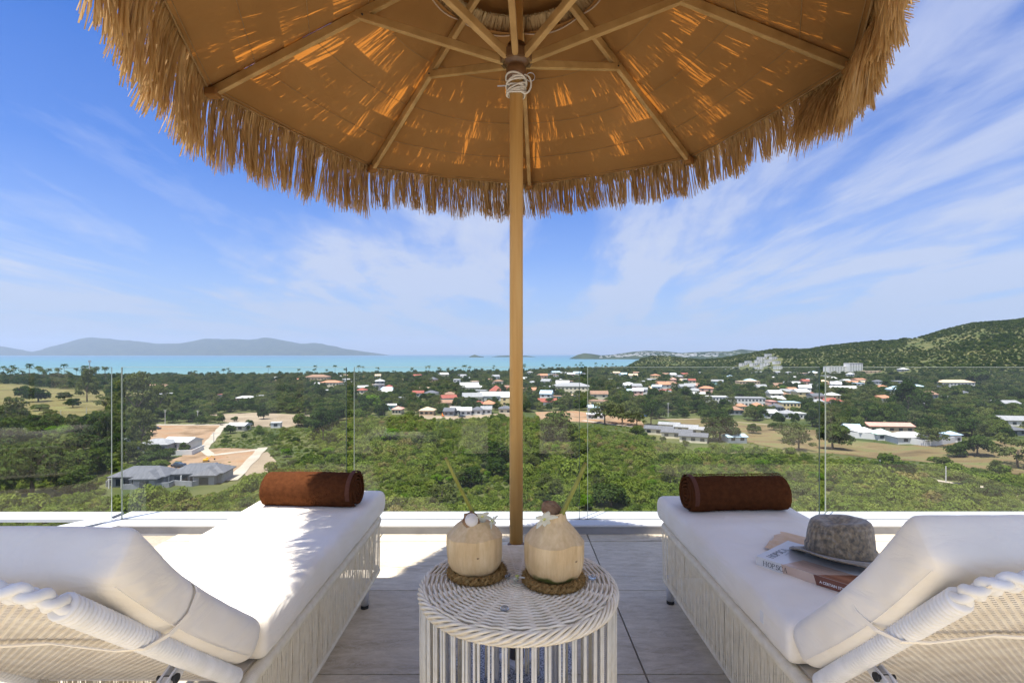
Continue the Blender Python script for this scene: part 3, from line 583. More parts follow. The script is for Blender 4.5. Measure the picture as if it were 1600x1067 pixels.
# the rest of the town
rng = random.Random(12)
BUILT = [(c[0], c[1], c[2]) for c in CLEAR]
FAR = [c for c in CLEAR]
def free(x, y, r): return all((x-a)**2+(y-b_)**2 > (r+c)**2 for a, b_, c in BUILT)
ZN = [((560, 800), (590, 640), 34, 'left of the pole'), ((815, 1075), (586, 604), 32, 'in the far right town'), ((1075, 1345), (584, 604), 30, 'at the foot of the hill'), ((960, 1110), (604, 622), 16, 'in the middle town'), ((818, 960), (600, 640), 10, 'near the right school'), ((420, 600), (590, 606), 12, 'in the shoreline trees'), ((1160, 1300), (604, 634), 16, 'on the lower right slope'), ((1300, 1500), (600, 640), 8, 'among the right side trees')]
for (xa, xb), (ya, yb), cnt, zone in ZN:
    k = 0; tries = 0
    while k < cnt and tries < 900:
        tries += 1; px = rng.uniform(xa, xb); py = ya+(yb-ya)*rng.random()**1.3; g = GP(px, py); wd = rng.uniform(7.5, 14.5)
        if not free(g.x, g.y, wd*.55): continue
        wa = rng.choice(['white', 'white', 'white', 'cream', 'cream', 'grey', 'pink', 'teal', 'yellow']); ro = rng.choice(['white', 'white', 'white', 'pale grey', 'pale grey', 'orange', 'grey', 'brown', 'tan', 'blue', 'brown', 'pale grey', 'red']); kd = rng.choice(['hip', 'gable', 'gable', 'flat']); st = rng.choice([1, 1, 2])
        building(px, py, 0, wa, ro, kd, 3.1, rng.uniform(1.6, 2.8), rng.uniform(8, 12), rng.uniform(-.5, .5), desc=f"{'tall ' if st == 2 else ''}{wa} house with {ro} {kd+' ' if kd != 'gable' else ''}roof", zone=zone, nw=3 if st == 1 else 2, storeys=st, group='houses of the coastal town', wm_=wd)
        BUILT.append((g.x, g.y, wd*.5)); k += 1

# ---------------------------------------------------------------- poles, mast, vehicles
m_conc = pmat('concrete_pole_mat', (.45, .44, .42), (.56, .55, .52), scale=2, rough=.9)
def pole(px, py, hpx, label, r=.16, arm=False, name='concrete_post', cat='post', group=None):
    g = GP(px, py); h = hpx*g.y/802; rt = thing(name, label, cat, g, 0, group); b = MB(); b.tube([(0, 0, -.3), (0, 0, h)], [r, r*.75], 8); b.build('pole_shaft', m_conc, rt)
    if arm: b = MB(); b.box((0, 0, h-.4), (1.8, .12, .14)); b.box((0, 0, h-1.1), (1.2, .12, .12)); b.build('cross_arm', m_conc, rt)
    CLEAR.append((g.x, g.y, 1.2)); CLEAR.append((g.x*.98, g.y*.98, 1.6)); return rt
for px, py, h, lb in [(79, 655, 14, 'white post, leftmost below the tan grass slope'), (95, 654, 14, 'white post, second below the tan grass slope'), (135, 653, 16, 'white post right of two others below the tan grass slope'), (1375, 741, 22, 'white concrete post beside the pale path at right'), (1478, 754, 26, 'taller white post in the scrub at right')]: pole(px, py, h, lb)
for px, py, h, lb in [(258, 664, 24, 'white utility pole behind the orange lot, left'), (309, 663, 22, 'white utility pole by the crossing road, under dark trees'), (334, 691, 16, 'grey lamp pole beside the lane bend'), (1044, 651, 22, 'thin pole behind the dry field near the tall dark tree')]: pole(px, py, h, lb, arm=True, name='utility_pole', cat='utility pole')
g = GP(140, 596); rt = thing('telecom_mast', 'telecom mast with antennas rising over the left palms', 'mast', g); b = MB(); b.tube([(0, 0, 0), (0, 0, 30)], [.9, .4], 6); b.build('mast_shaft', m_conc, rt)
for k in range(6): b = MB(); a = k*PI/3; b.box((1.3*math.cos(a), 1.3*math.sin(a), 28.5), (.5, .5, 3.0), rz=a); b.build('antenna', m_conc, rt)
m_yel = pmat('yellow_paint_mat', (.75, .42, .03), rough=.5); m_blk = pmat('black_rubber_mat', (.02, .02, .02), rough=.8); m_orange = pmat('orange_paint_mat', (.75, .22, .04), rough=.5)
def excavator(px, py, rz, mat, label):
    g = GP(px, py); rt = thing('excavator', label, 'excavator', g, rz); rt.scale = (.55, .55, .55)
    b = MB(); b.box((0, 1, .4), (3.6, .6, .8)); b.box((0, -1, .4), (3.6, .6, .8)); b.build('track', m_blk, rt)
    b = MB(); b.box((-.3, 0, 1.4), (2.8, 2.2, 1.1)); b.box((.5, .6, 2.3), (1.3, 1.0, 1.2)); b.build('body', mat, rt)
    b = MB(); b.tube([(1, 0, 1.6), (3.2, 0, 4.0)], .25, 6); b.tube([(3.2, 0, 4.0), (4.8, 0, 2.2)], .2, 6); b.build('boom', mat, rt)
    b = MB(); b.box((4.9, 0, 1.6), (.8, 1.0, .9)); b.build('bucket', m_blk, rt); CLEAR.append((g.x, g.y-3, 6))
excavator(322, 722, .4, m_yel, 'yellow excavator working on the orange lot above the villas')
excavator(692, 651, 1.9, m_orange, 'orange excavator on the pale strip before the town')
m_car = {'black': pmat('black_car_mat', (.02, .02, .025), rough=.25), 'white': pmat('white_car_mat', (.75, .75, .75), rough=.3), 'blue': pmat('blue_car_mat', (.10, .22, .42), rough=.3)}
def car(px, py, rz, colr, label):
    g = GP(px, py); rt = thing('parked_car', label, 'car', g, rz)
    b = MB(); b.box((0, 0, .62), (4.4, 1.8, .62)); o = b.build('body', m_car[colr], rt); bevel(o, .15)
    b = MB(); b.add([(-1.7, -.8, .93), (1.2, -.8, .93), (1.2, .8, .93), (-1.7, .8, .93), (-1.2, -.65, 1.5), (.6, -.65, 1.5), (.6, .65, 1.5), (-1.2, .65, 1.5)], [(0, 1, 5, 4), (1, 2, 6, 5), (2, 3, 7, 6), (3, 0, 4, 7), (4, 5, 6, 7)]); b.build('cabin', m_pane, rt)
    for x in (-1.4, 1.4):
        for y in (-.85, .85): b = MB(); b.tube([(x, y-.1, .34), (x, y+.1, .34)], .34, 12); b.build('wheel', m_blk, rt)
    CLEAR.append((g.x, g.y-2, 5))
car(284, 731, .1, 'black', 'dark car parked on the orange lot between the two villas'); car(279, 729, .3, 'black', 'second dark car beside the first on the orange lot')
car(336, 730, .3, 'white', 'white vehicle parked above the right villa'); car(1006, 651, 0, 'blue', 'blue car left of the tall dark tree'); car(722, 652, 0, 'black', 'dark car before the white front row houses')
car(244, 671, .2, 'black', 'dark car near the pole behind the orange lot')
# ---------------------------------------------------------------- trees one can pick out:  px, py of the foot, width px, height factor, kind
TR = [(872, 692, 72, .82, 'big', 'huge round dark green tree just right of the parasol pole'), (1125, 688, 60, .82, 'big', 'big round domed tree at the end of the grey cabins'),
 (1301, 702, 58, .86, 'big', 'large dark round tree behind the right glass joint'), (1527, 712, 46, .95, 'round', 'bright green round tree in the dry field at right'), (1457, 696, 38, .85, 'feather', 'slim grey green tree before the compound wall'),
 (1495, 714, 32, .85, 'round', 'small round tree on the dry field left of the bright one'), (1590, 730, 62, .9, 'feather', 'loose pale tree at the right edge of the field'), (1248, 704, 46, .9, 'feather', 'feathery pale tree at the left of the dry field'), (1232, 690, 34, 1.0, 'feather', 'tall thin tree behind the feathery pale tree'),
 (1562, 737, 30, .6, 'low', 'low dark bush on the dry field'), (1461, 721, 26, .55, 'low', 'dark round bush in the middle of the dry field'), (1178, 677, 24, .8, 'round', 'small umbrella shaped tree at the back of the field'), (1209, 672, 18, .9, 'round', 'small dark tree at the back corner of the field'),
 (1017, 664, 34, 1.6, 'tall', 'tall dark tree left of the grey cabins'), (583, 640, 32, .95, 'bright', 'vivid green tree among dark ones left of the pole'), (566, 648, 26, 1.0, 'dark', 'dark tree beside the vivid green tree'),
 (945, 662, 44, .9, 'feather', 'pale feathery tree on the reddish lot, left'), (972, 664, 42, 1.0, 'feather', 'pale feathery tree on the reddish lot, middle'), (995, 666, 30, 1.0, 'feather', 'pale feathery tree next to the tall dark tree'),
 (995, 682, 24, 1.0, 'round', 'slim tree at the left end of the grey cabins'), (1007, 684, 11, .9, 'round', 'small round bush tree at the left cabin'), (1021, 688, 10, .9, 'round', 'round clipped tree before the first cabin'), (1035, 690, 12, .9, 'round', 'round clipped tree before the middle cabin'), (1071, 696, 12, .9, 'round', 'round clipped tree before the last cabin'),
 (505, 690, 36, 1.7, 'tall', 'tall dark conifer like tree right of the bare lot'), (518, 672, 26, 1.3, 'dark', 'dark tree leaning beside the tall one'), (412, 655, 22, 1.2, 'dark', 'dark tree at the left end of the pale bare lot'), (466, 664, 18, .8, 'round', 'round tree on the right of the pale bare lot'), (424, 666, 7, 1.2, 'round', 'tiny tree beside the white hut'),
 (360, 677, 21, .85, 'dark', 'dark round tree by the lane corner shelter'), (342, 662, 20, 1.0, 'round', 'round topped tree standing on the pale lot'), (367, 659, 12, .9, 'round', 'small tree behind the corner shelter'), (390, 668, 16, .9, 'dark', 'dark tree right of the corner shelter'), (314, 663, 22, .8, 'dark', 'spreading dark tree by the second utility pole'), (386, 672, 12, .8, 'bright', 'light green bush right of the corner shelter'),
 (312, 632, 28, .8, 'dark', 'dark domed tree right of the grey road'), (155, 690, 44, 1.2, 'big', 'large leafy tree left of the left glass joint'), (222, 700, 46, 1.35, 'feather', 'large pale tree right of the left glass joint'), (213, 660, 60, 1.3, 'feather', 'tall spreading grey green tree over the left glass joint'), (247, 646, 44, 1.0, 'feather', 'grey green tree right of the spreading one'),
 (114, 637, 24, .72, 'dark', 'small dark tree standing alone on the tan slope'), (100, 625, 24, .6, 'dark', 'flat dark tree above the lone slope tree'), (60, 628, 40, .7, 'dark', 'dark rounded tree clump on the tan slope'), (38, 622, 30, .8, 'dark', 'dark tree at the left of the tan slope clump'), (62, 642, 26, .5, 'round', 'low spreading tree in front of the slope clump'), (22, 668, 40, 1.2, 'feather', 'thin grey tree at the left edge'), (56, 664, 26, .75, 'dark', 'dark bush tree left of the white posts'),
 (136, 628, 34, 1.5, 'feather', 'tall pale trunked tree above the tan slope'), (165, 640, 26, 1.0, 'feather', 'open greyish tree left of the glass joint'), (50, 776, 110, .95, 'big', 'very large leafy tree low at the left edge'), (-10, 720, 90, .9, 'big', 'large dark tree cut by the left edge'), (140, 745, 70, .75, 'big', 'broad tree behind the left glass pane'), (95, 712, 56, .8, 'round', 'rounded green tree above the largest left tree'), (215, 722, 40, .9, 'feather', 'olive tree above the left villa'), (250, 722, 34, .6, 'round', 'olive bushy tree above the left villa roof'), (262, 702, 20, .9, 'round', 'small tree in front of the faded grey roof'), (288, 708, 18, 1.2, 'round', 'tree in front of the white roofed house'), (240, 714, 26, .9, 'dark', 'dark tree left of the walled house'),
 (690, 790, 46, .85, 'grey' if 'grey' in CM else 'feather', 'brownish dry tree in the scrub left of the pole'), (915, 796, 30, 1.0, 'bright', 'bright yellow green sapling seen past the right straw'), (735, 760, 50, .7, 'dark', 'dark tree clump in the scrub just left of the pole'), (770, 726, 70, .7, 'dark', 'dark broad bush beside the pole'), (955, 790, 60, .8, 'round', 'shaggy tree with yellowish leaves right of the right coconut'),
 (1375, 661, 40, .9, 'round', 'green tree behind the pinkish long roof'), (1420, 650, 46, 1.6, 'tall', 'tall dark tree on the right plain'), (1440, 655, 40, 1.5, 'tall', 'second tall dark tree on the right plain'), (1528, 603, 34, 1.0, 'round', 'trees shade dome right of the tan roofed hotel'), (1225, 612, 16, .8, 'bright', 'yellowish tree on the right slope')]
for px, py, wd, hs_, kd, lb in TR:
    if py > 760: g = GP(px, min(py, 799))
    else: g = GP(px, py)
    tree(kd, g.x, g.y, wd*g.y/802*(1.12 if kd == 'feather' else 1.05), label=lb, sz=hs_/(1.35 if kd == 'tall' else 1.0 if kd == 'feather' else .85))
for px, py, wd, hs_, kd, lb in [(22, 742, 74, .85, 'round', 'broad leafy tree at the left edge above the largest tree'), (80, 738, 62, .8, 'round', 'leafy tree between the largest left tree and the glass joint'), (118, 772, 66, .8, 'big', 'leafy tree low down behind the left cushion'), (168, 716, 48, .9, 'round', 'leafy tree at the foot of the left glass joint'), (200, 727, 44, .8, 'feather', 'olive tree directly behind the left villa roof'), (232, 726, 36, .75, 'round', 'rounded olive tree behind the left villa ridge'), (40, 700, 60, .7, 'round', 'green tree below the thin grey tree at left'), (90, 690, 50, .7, 'bright', 'yellow green tree below the white posts'), (130, 704, 46, .8, 'round', 'round tree left of the slatted grey shed'), (0, 690, 60, .8, 'dark', 'dark tree at the left edge above the broad one'), (185, 705, 38, 1.0, 'dark', 'dark tree just below the slatted grey shed'), (262, 716, 26, .9, 'round', 'small olive tree at the left corner of the orange lot'), (775, 744, 44, .8, 'dark', 'dark dome shaped tree touching the pole on its left'), (838, 722, 46, .8, 'round', 'tree with reddish undergrowth below the huge dark tree'), (905, 715, 40, .8, 'round', 'tree right below the huge dark tree'), (1190, 735, 30, .8, 'bright', 'light green bush tree above the right towel'), (1098, 716, 34, .7, 'bright', 'yellow green tree below the grey cabins'), (1150, 712, 34, .7, 'bright', 'yellow green tree below the blue grey shed'), (1400, 742, 60, .5, 'dark', 'dark green shrub mass beside the white post'), (665, 700, 44, .75, 'round', 'rounded tree in the upper scrub left of the pole'), (610, 690, 40, .7, 'bright', 'bright tree in the upper scrub at left')]:
    g = GP(px, py); tree(kd, g.x, g.y, wd*g.y/802, label=lb, sz=hs_/.85)
for i in range(70):
    px = random.uniform(420, 1560); py = random.uniform(690 if px < 1000 else 725, 792); g = GP(px, py); o = tree(random.choice(['round', 'round', 'feather', 'bright', 'dark']), g.x, g.y, random.uniform(3.6, 6.5), name='small_tree', sz=random.uniform(.8, 1.1)); later(o, 'small tree', 'standing above the scrub', px)
for i in range(46):
    px = random.choice([random.uniform(-20, 165), random.uniform(-20, 165), random.uniform(280, 560), random.uniform(540, 800)]); d = float(interp(px, SHORE))-(random.uniform(60, 220) if px < 170 else random.uniform(30, 90)); o = palm((px-800)/802*d, d, random.uniform(1.1, 1.5) if px < 170 else random.uniform(.9, 1.25)); later(o, 'coconut palm', 'along the left shore', px)
for i in range(34):
    px = random.uniform(560, 1060); d = min(1450, float(interp(px, SHORE)))-random.uniform(30, 120); o = palm((px-800)/802*d, d, random.uniform(.85, 1.15)); later(o, 'far coconut palm', 'along the middle shore', px)

# ---------------------------------------------------------------- scattered growth
CL = np.array([(a, b_, c) for a, b_, c in CLEAR])
def ok_mask(x, y, r):
    z = HT(x, y); px, py = topx(x, y, z); bad = np.zeros(len(x), bool)
    for P in OPEN: bad |= inpoly(px, py, P)
    for L in LANES:
        for (ax, ay), (bx, by) in zip(L, L[1:]):
            A = np.array(GP(ax, ay)[:2]); B = np.array(GP(bx, by)[:2]); d = B-A; t_ = np.clip(((x-A[0])*d[0]+(y-A[1])*d[1])/(d@d), 0, 1)
            bad |= np.hypot(x-A[0]-t_*d[0], y-A[1]-t_*d[1]) < 2.2+r*.8
    for i in range(0, len(CL), 200):
        c = CL[i:i+200]; bad |= (np.hypot(x[:, None]-c[None, :, 0], y[:, None]-c[None, :, 1]) < c[None, :, 2]+r[:, None]*.75).any(1)
    return ~bad, px, py
def jitter(y0, y1, sp, u0=-1.12, u1=1.12):
    out = []; y = y0
    while y < y1:
        s = sp(y) if callable(sp) else sp; x = np.arange(u0*y, u1*y, s); out.append(np.stack([x+np.random.uniform(-.45, .45, len(x))*s, y+np.random.uniform(-.45, .45, len(x))*s], -1)); y += s
    return np.concatenate(out)
def scatter(name, label, P, sc, rz, idx, protos, cat):
    me = bpy.data.meshes.new(name); me.vertices.add(len(P)); me.vertices.foreach_set('co', P.astype(np.float32).ravel())
    a = me.attributes.new('sc', 'FLOAT_VECTOR', 'POINT'); a.data.foreach_set('vector', sc.astype(np.float32).ravel())
    a = me.attributes.new('rz', 'FLOAT_VECTOR', 'POINT'); a.data.foreach_set('vector', np.stack([rz*0, rz*0, rz], -1).astype(np.float32).ravel())
    a = me.attributes.new('ix', 'INT', 'POINT'); a.data.foreach_set('value', idx.astype(np.int32)); me.update()
    o = obj(name, me); tag(o, label, cat, kind='stuff'); g = bpy.data.node_groups.new(name, 'GeometryNodeTree')
    g.interface.new_socket(name='Geometry', in_out='INPUT', socket_type='NodeSocketGeometry'); g.interface.new_socket(name='Geometry', in_out='OUTPUT', socket_type='NodeSocketGeometry')
    gi = g.nodes.new('NodeGroupInput'); go = g.nodes.new('NodeGroupOutput'); ip = g.nodes.new('GeometryNodeInstanceOnPoints'); jn = g.nodes.new('GeometryNodeJoinGeometry')
    for pr in reversed(protos):
        oi = g.nodes.new('GeometryNodeObjectInfo'); oi.inputs['Object'].default_value = pr; oi.inputs['As Instance'].default_value = True; g.links.new(oi.outputs['Geometry'], jn.inputs[0])
    g.links.new(gi.outputs[0], ip.inputs['Points']); g.links.new(jn.outputs[0], ip.inputs['Instance']); ip.inputs['Pick Instance'].default_value = True
    for nm, ty, so_ in (('sc', 'FLOAT_VECTOR', 'Scale'), ('rz', 'FLOAT_VECTOR', 'Rotation'), ('ix', 'INT', 'Instance Index')):
        na = g.nodes.new('GeometryNodeInputNamedAttribute'); na.data_type = ty; na.inputs[0].default_value = nm; g.links.new(na.outputs['Attribute'], ip.inputs[so_])
    g.links.new(ip.outputs[0], go.inputs[0]); md = o.modifiers.new('scatter', 'NODES'); md.node_group = g; return o
# nearest shrubs as things of their own, the first of each kind also the pattern for the thicket
low = CM['low']; protos = []
for v, (px, py, wd) in enumerate([(640, 782, 34), (1010, 770, 36), (1180, 780, 30), (1350, 772, 34), (860, 770, 36)]):
    g = GP(px, py); o = tree('low', g.x, g.y, wd*g.y/802, name='shrub', cat='shrub', v=v); later(o, 'leafy shrub', 'standing out of the near scrub', px); protos.append(o.children[0])
cr = {}
def proto(kind, v, px, py, wd, lb):
    g = GP(px, py); o = tree(kind, g.x, g.y, wd*g.y/802, label=lb, v=v); return o.children[0]
wood = [proto('round', 0, 1340, 655, 26, 'rounded tree behind the blue panelled roof'), proto('round', 1, 1100, 655, 24, 'rounded tree at the back of the dry field'), proto('round', 2, 860, 634, 22, 'rounded tree above the reddish lot'), proto('round', 3, 1540, 655, 30, 'rounded tree left of the metal shed'),
        proto('dark', 0, 290, 655, 28, 'dark tree left of the second utility pole'), proto('dark', 1, 640, 640, 24, 'dark tree above the front scrub, left of the town'), proto('tall', 0, 450, 640, 20, 'tall dark tree above the pale bare lot'), proto('feather', 0, 1410, 640, 26, 'olive feathery tree right of the glass joint'), proto('feather', 1, 980, 640, 26, 'olive feathery tree above the reddish lot')]
CL = np.array([(a, b_, c) for a, b_, c in CLEAR])
# 1. the scrub thicket in front
P = jitter(96, 400, lambda y: 2.2+max(0, y-130)*.006)
z = HT(P[:, 0], P[:, 1]); px, py = topx(P[:, 0], P[:, 1], z)
n_ = vnoise(P[:, 0], P[:, 1], 16, .3)
wd = np.random.uniform(1.8, 4.0, len(P))*(1+.45*n_); wd = np.where(np.random.rand(len(P)) < .10, wd*np.random.uniform(1.4, 2.3, len(P)), wd)
front = interp(px, [(-400, 664), (200, 690), (330, 670), (400, 668), (480, 672), (560, 655), (660, 654), (800, 651), (830, 655), (900, 672), (1000, 680), (1150, 700), (1300, 716), (1500, 738), (1700, 760)])
okm, px, py = ok_mask(P[:, 0], P[:, 1], wd*.5)
dryz = inpoly(px, py, [(330, 668), (470, 668), (500, 700), (430, 745), (365, 750), (415, 705), (330, 706), (322, 700), (345, 668)])
keep = okm & (py > front) & (~dryz | (np.random.rand(len(P)) < .55)) & (z < 0)
wd = np.where(dryz, wd*.6, wd)
PP = np.column_stack([P, z-.15])[keep]; wd = wd[keep]; k = len(PP)
hz = np.random.uniform(.85, 1.45, k); sc = np.column_stack([wd, wd, wd*hz])
scatter('scrub_thicket', 'dense yellow green scrub filling the slope below the terrace', PP, sc, np.random.uniform(0, 6.28, k), np.random.randint(0, 5, k), protos, 'scrub'); print('scrub', k)
def okm_(P): return (np.hypot(P[:, None, 0]-CL[None, :, 0], P[:, None, 1]-CL[None, :, 1]) > CL[None, :, 2]).all(1)
# a low herb layer under it, covering the open spots and field edges
P = jitter(118, 420, 2.6); z = HT(P[:, 0], P[:, 1]); wd = np.random.uniform(.9, 1.9, len(P)); okm, px, py = ok_mask(P[:, 0], P[:, 1], wd*.3); nz = vnoise(P[:, 0], P[:, 1], 9, 4.)
infield = (inpoly(px, py, FIELD_R) & (nz > .3) & (np.random.rand(len(P)) < .5)) | ((inpoly(px, py, LOT_A) | inpoly(px, py, FIELD_M)) & okm_(P) & (nz > .45) & (np.random.rand(len(P)) < .35)) | (inpoly(px, py, PAST) & (np.random.rand(len(P)) < .12))
vl = inpoly(px, py, VILLA) & okm_(P)
keep = (okm & (py > 662)) | infield | vl; PP = np.column_stack([P, z-.1])[keep]; wd = wd[keep]*np.where(infield[keep], .55, 1); k = len(PP)
scatter('undergrowth', 'low herbs and grass tufts between the shrubs', PP, np.column_stack([wd, wd, wd*.6]), np.random.uniform(0, 6.28, k), np.random.randint(0, 5, k), protos, 'undergrowth'); print('herb', k)
# 2. woods of the plain: the nearest trees are things, the rest is one mass
P = jitter(200, 1500, lambda y: 7.2+max(0, y-300)*.004)
z = HT(P[:, 0], P[:, 1]); px, py = topx(P[:, 0], P[:, 1], z); shore = interp(px, SHORE)
front = interp(px, [(-400, 664), (200, 690), (330, 660), (480, 668), (560, 655), (660, 648), (800, 642), (838, 645), (900, 642), (1000, 655), (1150, 662), (1215, 664), (1320, 674), (1500, 690), (1700, 700)])
wd = np.random.uniform(6, 11.5, len(P)); okm, px, py = ok_mask(P[:, 0], P[:, 1], wd*.42)
town = (vnoise(P[:, 0], P[:, 1], 30, 7.) > .15) & (py < 640) & (px > 560) & (px < 1330)
tt = sstep((P[:, 1]-interp(px, D0))/(interp(px, D1)-interp(px, D0)))*sstep((px-958)/25)
keep = okm & (py < front) & (P[:, 1] < shore-22) & ((np.random.rand(len(P)) < np.where(town, .8, .95))) & (z > -38.9) & ((tt < .08))
P = P[keep]; z = z[keep]; wd = wd[keep]; px = px[keep]; py = py[keep]
order = np.argsort(-wd/P[:, 1]); near = order[:190]; rest = order[190:]
kinds = ['round', 'round', 'round', 'dark', 'dark', 'feather', 'tall']
zones = [(0, 190, 'in the left edge woods'), (190, 560, 'in the woods behind the left lots'), (560, 800, 'at the town edge left of the pole'), (800, 1030, 'around the reddish lot right of the pole'), (1030, 1290, 'at the back of the dry field'), (1290, 1440, 'on the plain right of the glass joint'), (1440, 9999, 'on the plain near the right edge')]
for i in near:
    kd = random.choice(kinds); o = tree(kd, P[i, 0], P[i, 1], wd[i]*(.8 if kd == 'tall' else 1), z=z[i], sz=random.uniform(.85, 1.2)); q = px[i]
    zn = next(n for a, b_, n in zones if q < b_); later(o, {'round': 'rounded green tree', 'dark': 'dark leafy tree', 'feather': 'olive feathery tree', 'tall': 'tall dark tree'}[kd], zn, q)
k = len(rest); hz = np.random.uniform(.75, 1.15, k)*np.where(P[rest, 1] > 700, .9, 1.0); w_ = wd[rest]
scatter('woodland', 'mixed dark green woodland running between the houses to the shore', np.column_stack([P, z-.1])[rest], np.column_stack([w_, w_, w_*hz]), np.random.uniform(0, 6.28, k), np.random.choice([0, 1, 2, 3, 4, 5, 6, 7, 8], k), wood, 'woods'); print('wood', k)
# 3. the hillside
P = jitter(480, 1760, lambda y: 4.6+(y-500)*.0018, .15, 1.12)
z = HT(P[:, 0], P[:, 1]); px, py = topx(P[:, 0], P[:, 1], z); tt = sstep((P[:, 1]-interp(px, D0))/(interp(px, D1)-interp(px, D0)))*sstep((px-958)/25)
wd = np.random.uniform(3.4, 8.5, len(P)); okm, px, py = ok_mask(P[:, 0], P[:, 1], wd*.4); dn = vnoise(P[:, 0], P[:, 1], 55, 9.)+.6*vnoise(P[:, 0], P[:, 1], 17, 3.)
bareh = inpoly(px, py, [(1415, 528), (1440, 527), (1462, 545), (1440, 548), (1418, 538)])|inpoly(px, py, [(1115, 586), (1210, 552), (1225, 560), (1215, 590)])
keep = okm & (tt >= .08) & (P[:, 1] < interp(px, D1)+60) & ((dn > -.2) | (np.random.rand(len(P)) < .55)) & (z > -38) & ~(bareh & (np.random.rand(len(P)) < .85))
P = P[keep]; z = z[keep]; wd = np.where(dn[keep] > .5, wd[keep]*1.15, wd[keep]*.8); k = len(P)
scatter('hillside_bushes', 'bushes and small trees covering the long hillside', np.column_stack([P, z-.3]), np.column_stack([wd, wd, wd*.8]), np.random.uniform(0, 6.28, k), np.random.choice([0, 1, 2, 3, 4, 5], k), wood[:6], 'bushes'); print('hill', k)

# ---------------------------------------------------------------- air between here and the far hills
m = bpy.data.materials.new('haze_mat'); m.use_nodes = True; t = m.node_tree; t.nodes.clear(); vo = N(t, 'ShaderNodeVolumePrincipled'); vo.inputs['Color'].default_value = (.62, .77, 1.0, 1); vo.inputs['Density'].default_value = 4.8e-5; vo.inputs['Anisotropy'].default_value = 0.2
t.links.new(vo.outputs[0], N(t, 'ShaderNodeOutputMaterial').inputs['Volume'])
b = MB(); b.box((0, 13000, 330), (50000, 26800, 780)); tag(b.build('haze', m), 'thin sea haze over the whole view', kind='stuff')
# ================================================================= THE TERRACE
def tile_mat():
    m = bpy.data.materials.new('stone_tile_mat'); m.use_nodes = True; t = m.node_tree; p = t.nodes['Principled BSDF']
    co = N(t, 'ShaderNodeTexCoord'); oi = N(t, 'ShaderNodeObjectInfo')
    mp = N(t, 'ShaderNodeMapping'); mp.inputs['Scale'].default_value = (1.0, 3.2, 1); t.links.new(co.outputs['Object'], mp.inputs[0])
    ad = N(t, 'ShaderNodeVectorMath', operation='ADD'); t.links.new(mp.outputs[0], ad.inputs[0])
    cb = N(t, 'ShaderNodeCombineXYZ'); r_ = mth(t, 'MULTIPLY', oi.outputs['Random'], 37.0); t.links.new(r_, cb.inputs[0]); t.links.new(mth(t, 'MULTIPLY', r_, 1.7), cb.inputs[1]); t.links.new(cb.outputs[0], ad.inputs[1])
    n1 = N(t, 'ShaderNodeTexNoise'); n1.inputs['Scale'].default_value = 1.7; n1.inputs['Detail'].default_value = 9; n1.inputs['Roughness'].default_value = .62; n1.inputs['Distortion'].default_value = 1.3
    n2 = N(t, 'ShaderNodeTexNoise'); n2.inputs['Scale'].default_value = 11; n2.inputs['Detail'].default_value = 8; n2.inputs['Roughness'].default_value = .7; n2.inputs['Distortion'].default_value = .6
    n4 = N(t, 'ShaderNodeTexNoise'); n4.inputs['Scale'].default_value = 3.1; n4.inputs['Detail'].default_value = 10; n4.inputs['Roughness'].default_value = .75; n4.inputs['Distortion'].default_value = 2.2
    for n in (n1, n2, n4): t.links.new(ad.outputs[0], n.inputs[0])
    c = ramp(t, n1.outputs[0], [(.32, (.34, .275, .18)), (.45, (.54, .46, .33)), (.62, (.68, .60, .45)), (.75, (.62, .53, .38))])
    c = mixc(t, .5, c, ramp(t, n2.outputs[0], [(.3, (.32, .265, .18)), (.7, (.76, .68, .53))]))
    v = ramp(t, n4.outputs[0], [(.485, (0, 0, 0)), (.5, (1, 1, 1)), (.515, (0, 0, 0))])
    c = mixc(t, mth(t, 'MULTIPLY', v, .55), c, (.74, .69, .60))
    k = mth(t, 'ADD', .93, mth(t, 'MULTIPLY', oi.outputs['Random'], .12)); cc = N(t, 'ShaderNodeCombineXYZ')
    for i in range(3): t.links.new(k, cc.inputs[i])
    c = mixc(t, 1.0, c, cc.outputs[0], 'MULTIPLY'); t.links.new(c, p.inputs['Base Color'])
    p.inputs['Roughness'].default_value = .62; p.inputs['Specular IOR Level'].default_value = .35
    bn = N(t, 'ShaderNodeBump'); bn.inputs['Strength'].default_value = .35; bn.inputs['Distance'].default_value = .004; t.links.new(n2.outputs[0], bn.inputs['Height']); t.links.new(bn.outputs[0], p.inputs['Normal'])
    return m
m_tile = tile_mat(); m_grout = pmat('grout_mat', (.30, .25, .19), (.36, .31, .24), scale=60, rough=.95)
b = MB(); b.box((.55, .3, -.16), (6.9, 5.7, .30)); fl = b.build('terrace_floor', m_grout); tag(fl, 'stone tiled terrace floor', kind='structure')
tw, td = 1.238, .618
tb = MB(); tb.box((0, 0, 0), (tw-.0045, td-.0045, .012)); tme = mesh('tile', np.array(tb.V), tb.F, m_tile)
xs = [.454+1.24*k for k in range(-3, 4)]
for i, x0 in enumerate(xs):
    for j in range(-3, 5):
        y0 = 2.369+.62*(j-4)+.62
        if y0 > 2.9 or x0 < -3.3: continue
        xc = x0+.62; yc = y0+.31
        if xc > 2.9 or xc < -2.9: pass
        if xc < -2.3 or xc > 3.6: continue
        o = obj('tile', tme, fl, (xc, yc, -.006+random.uniform(-.0006, .0006)))
for i, x0 in enumerate(xs):
    xc = x0+.62
    if xc < -2.3 or xc > 3.6: continue
    b = MB(); b.box((xc, 3.05, -.006), (tw-.006, .114, .012)); b.build('tile', m_tile, fl)
m_coping = pmat('white_coping_mat', (.56, .57, .58), (.50, .51, .52), scale=3, rough=.7, spec=.2, bump=.05)
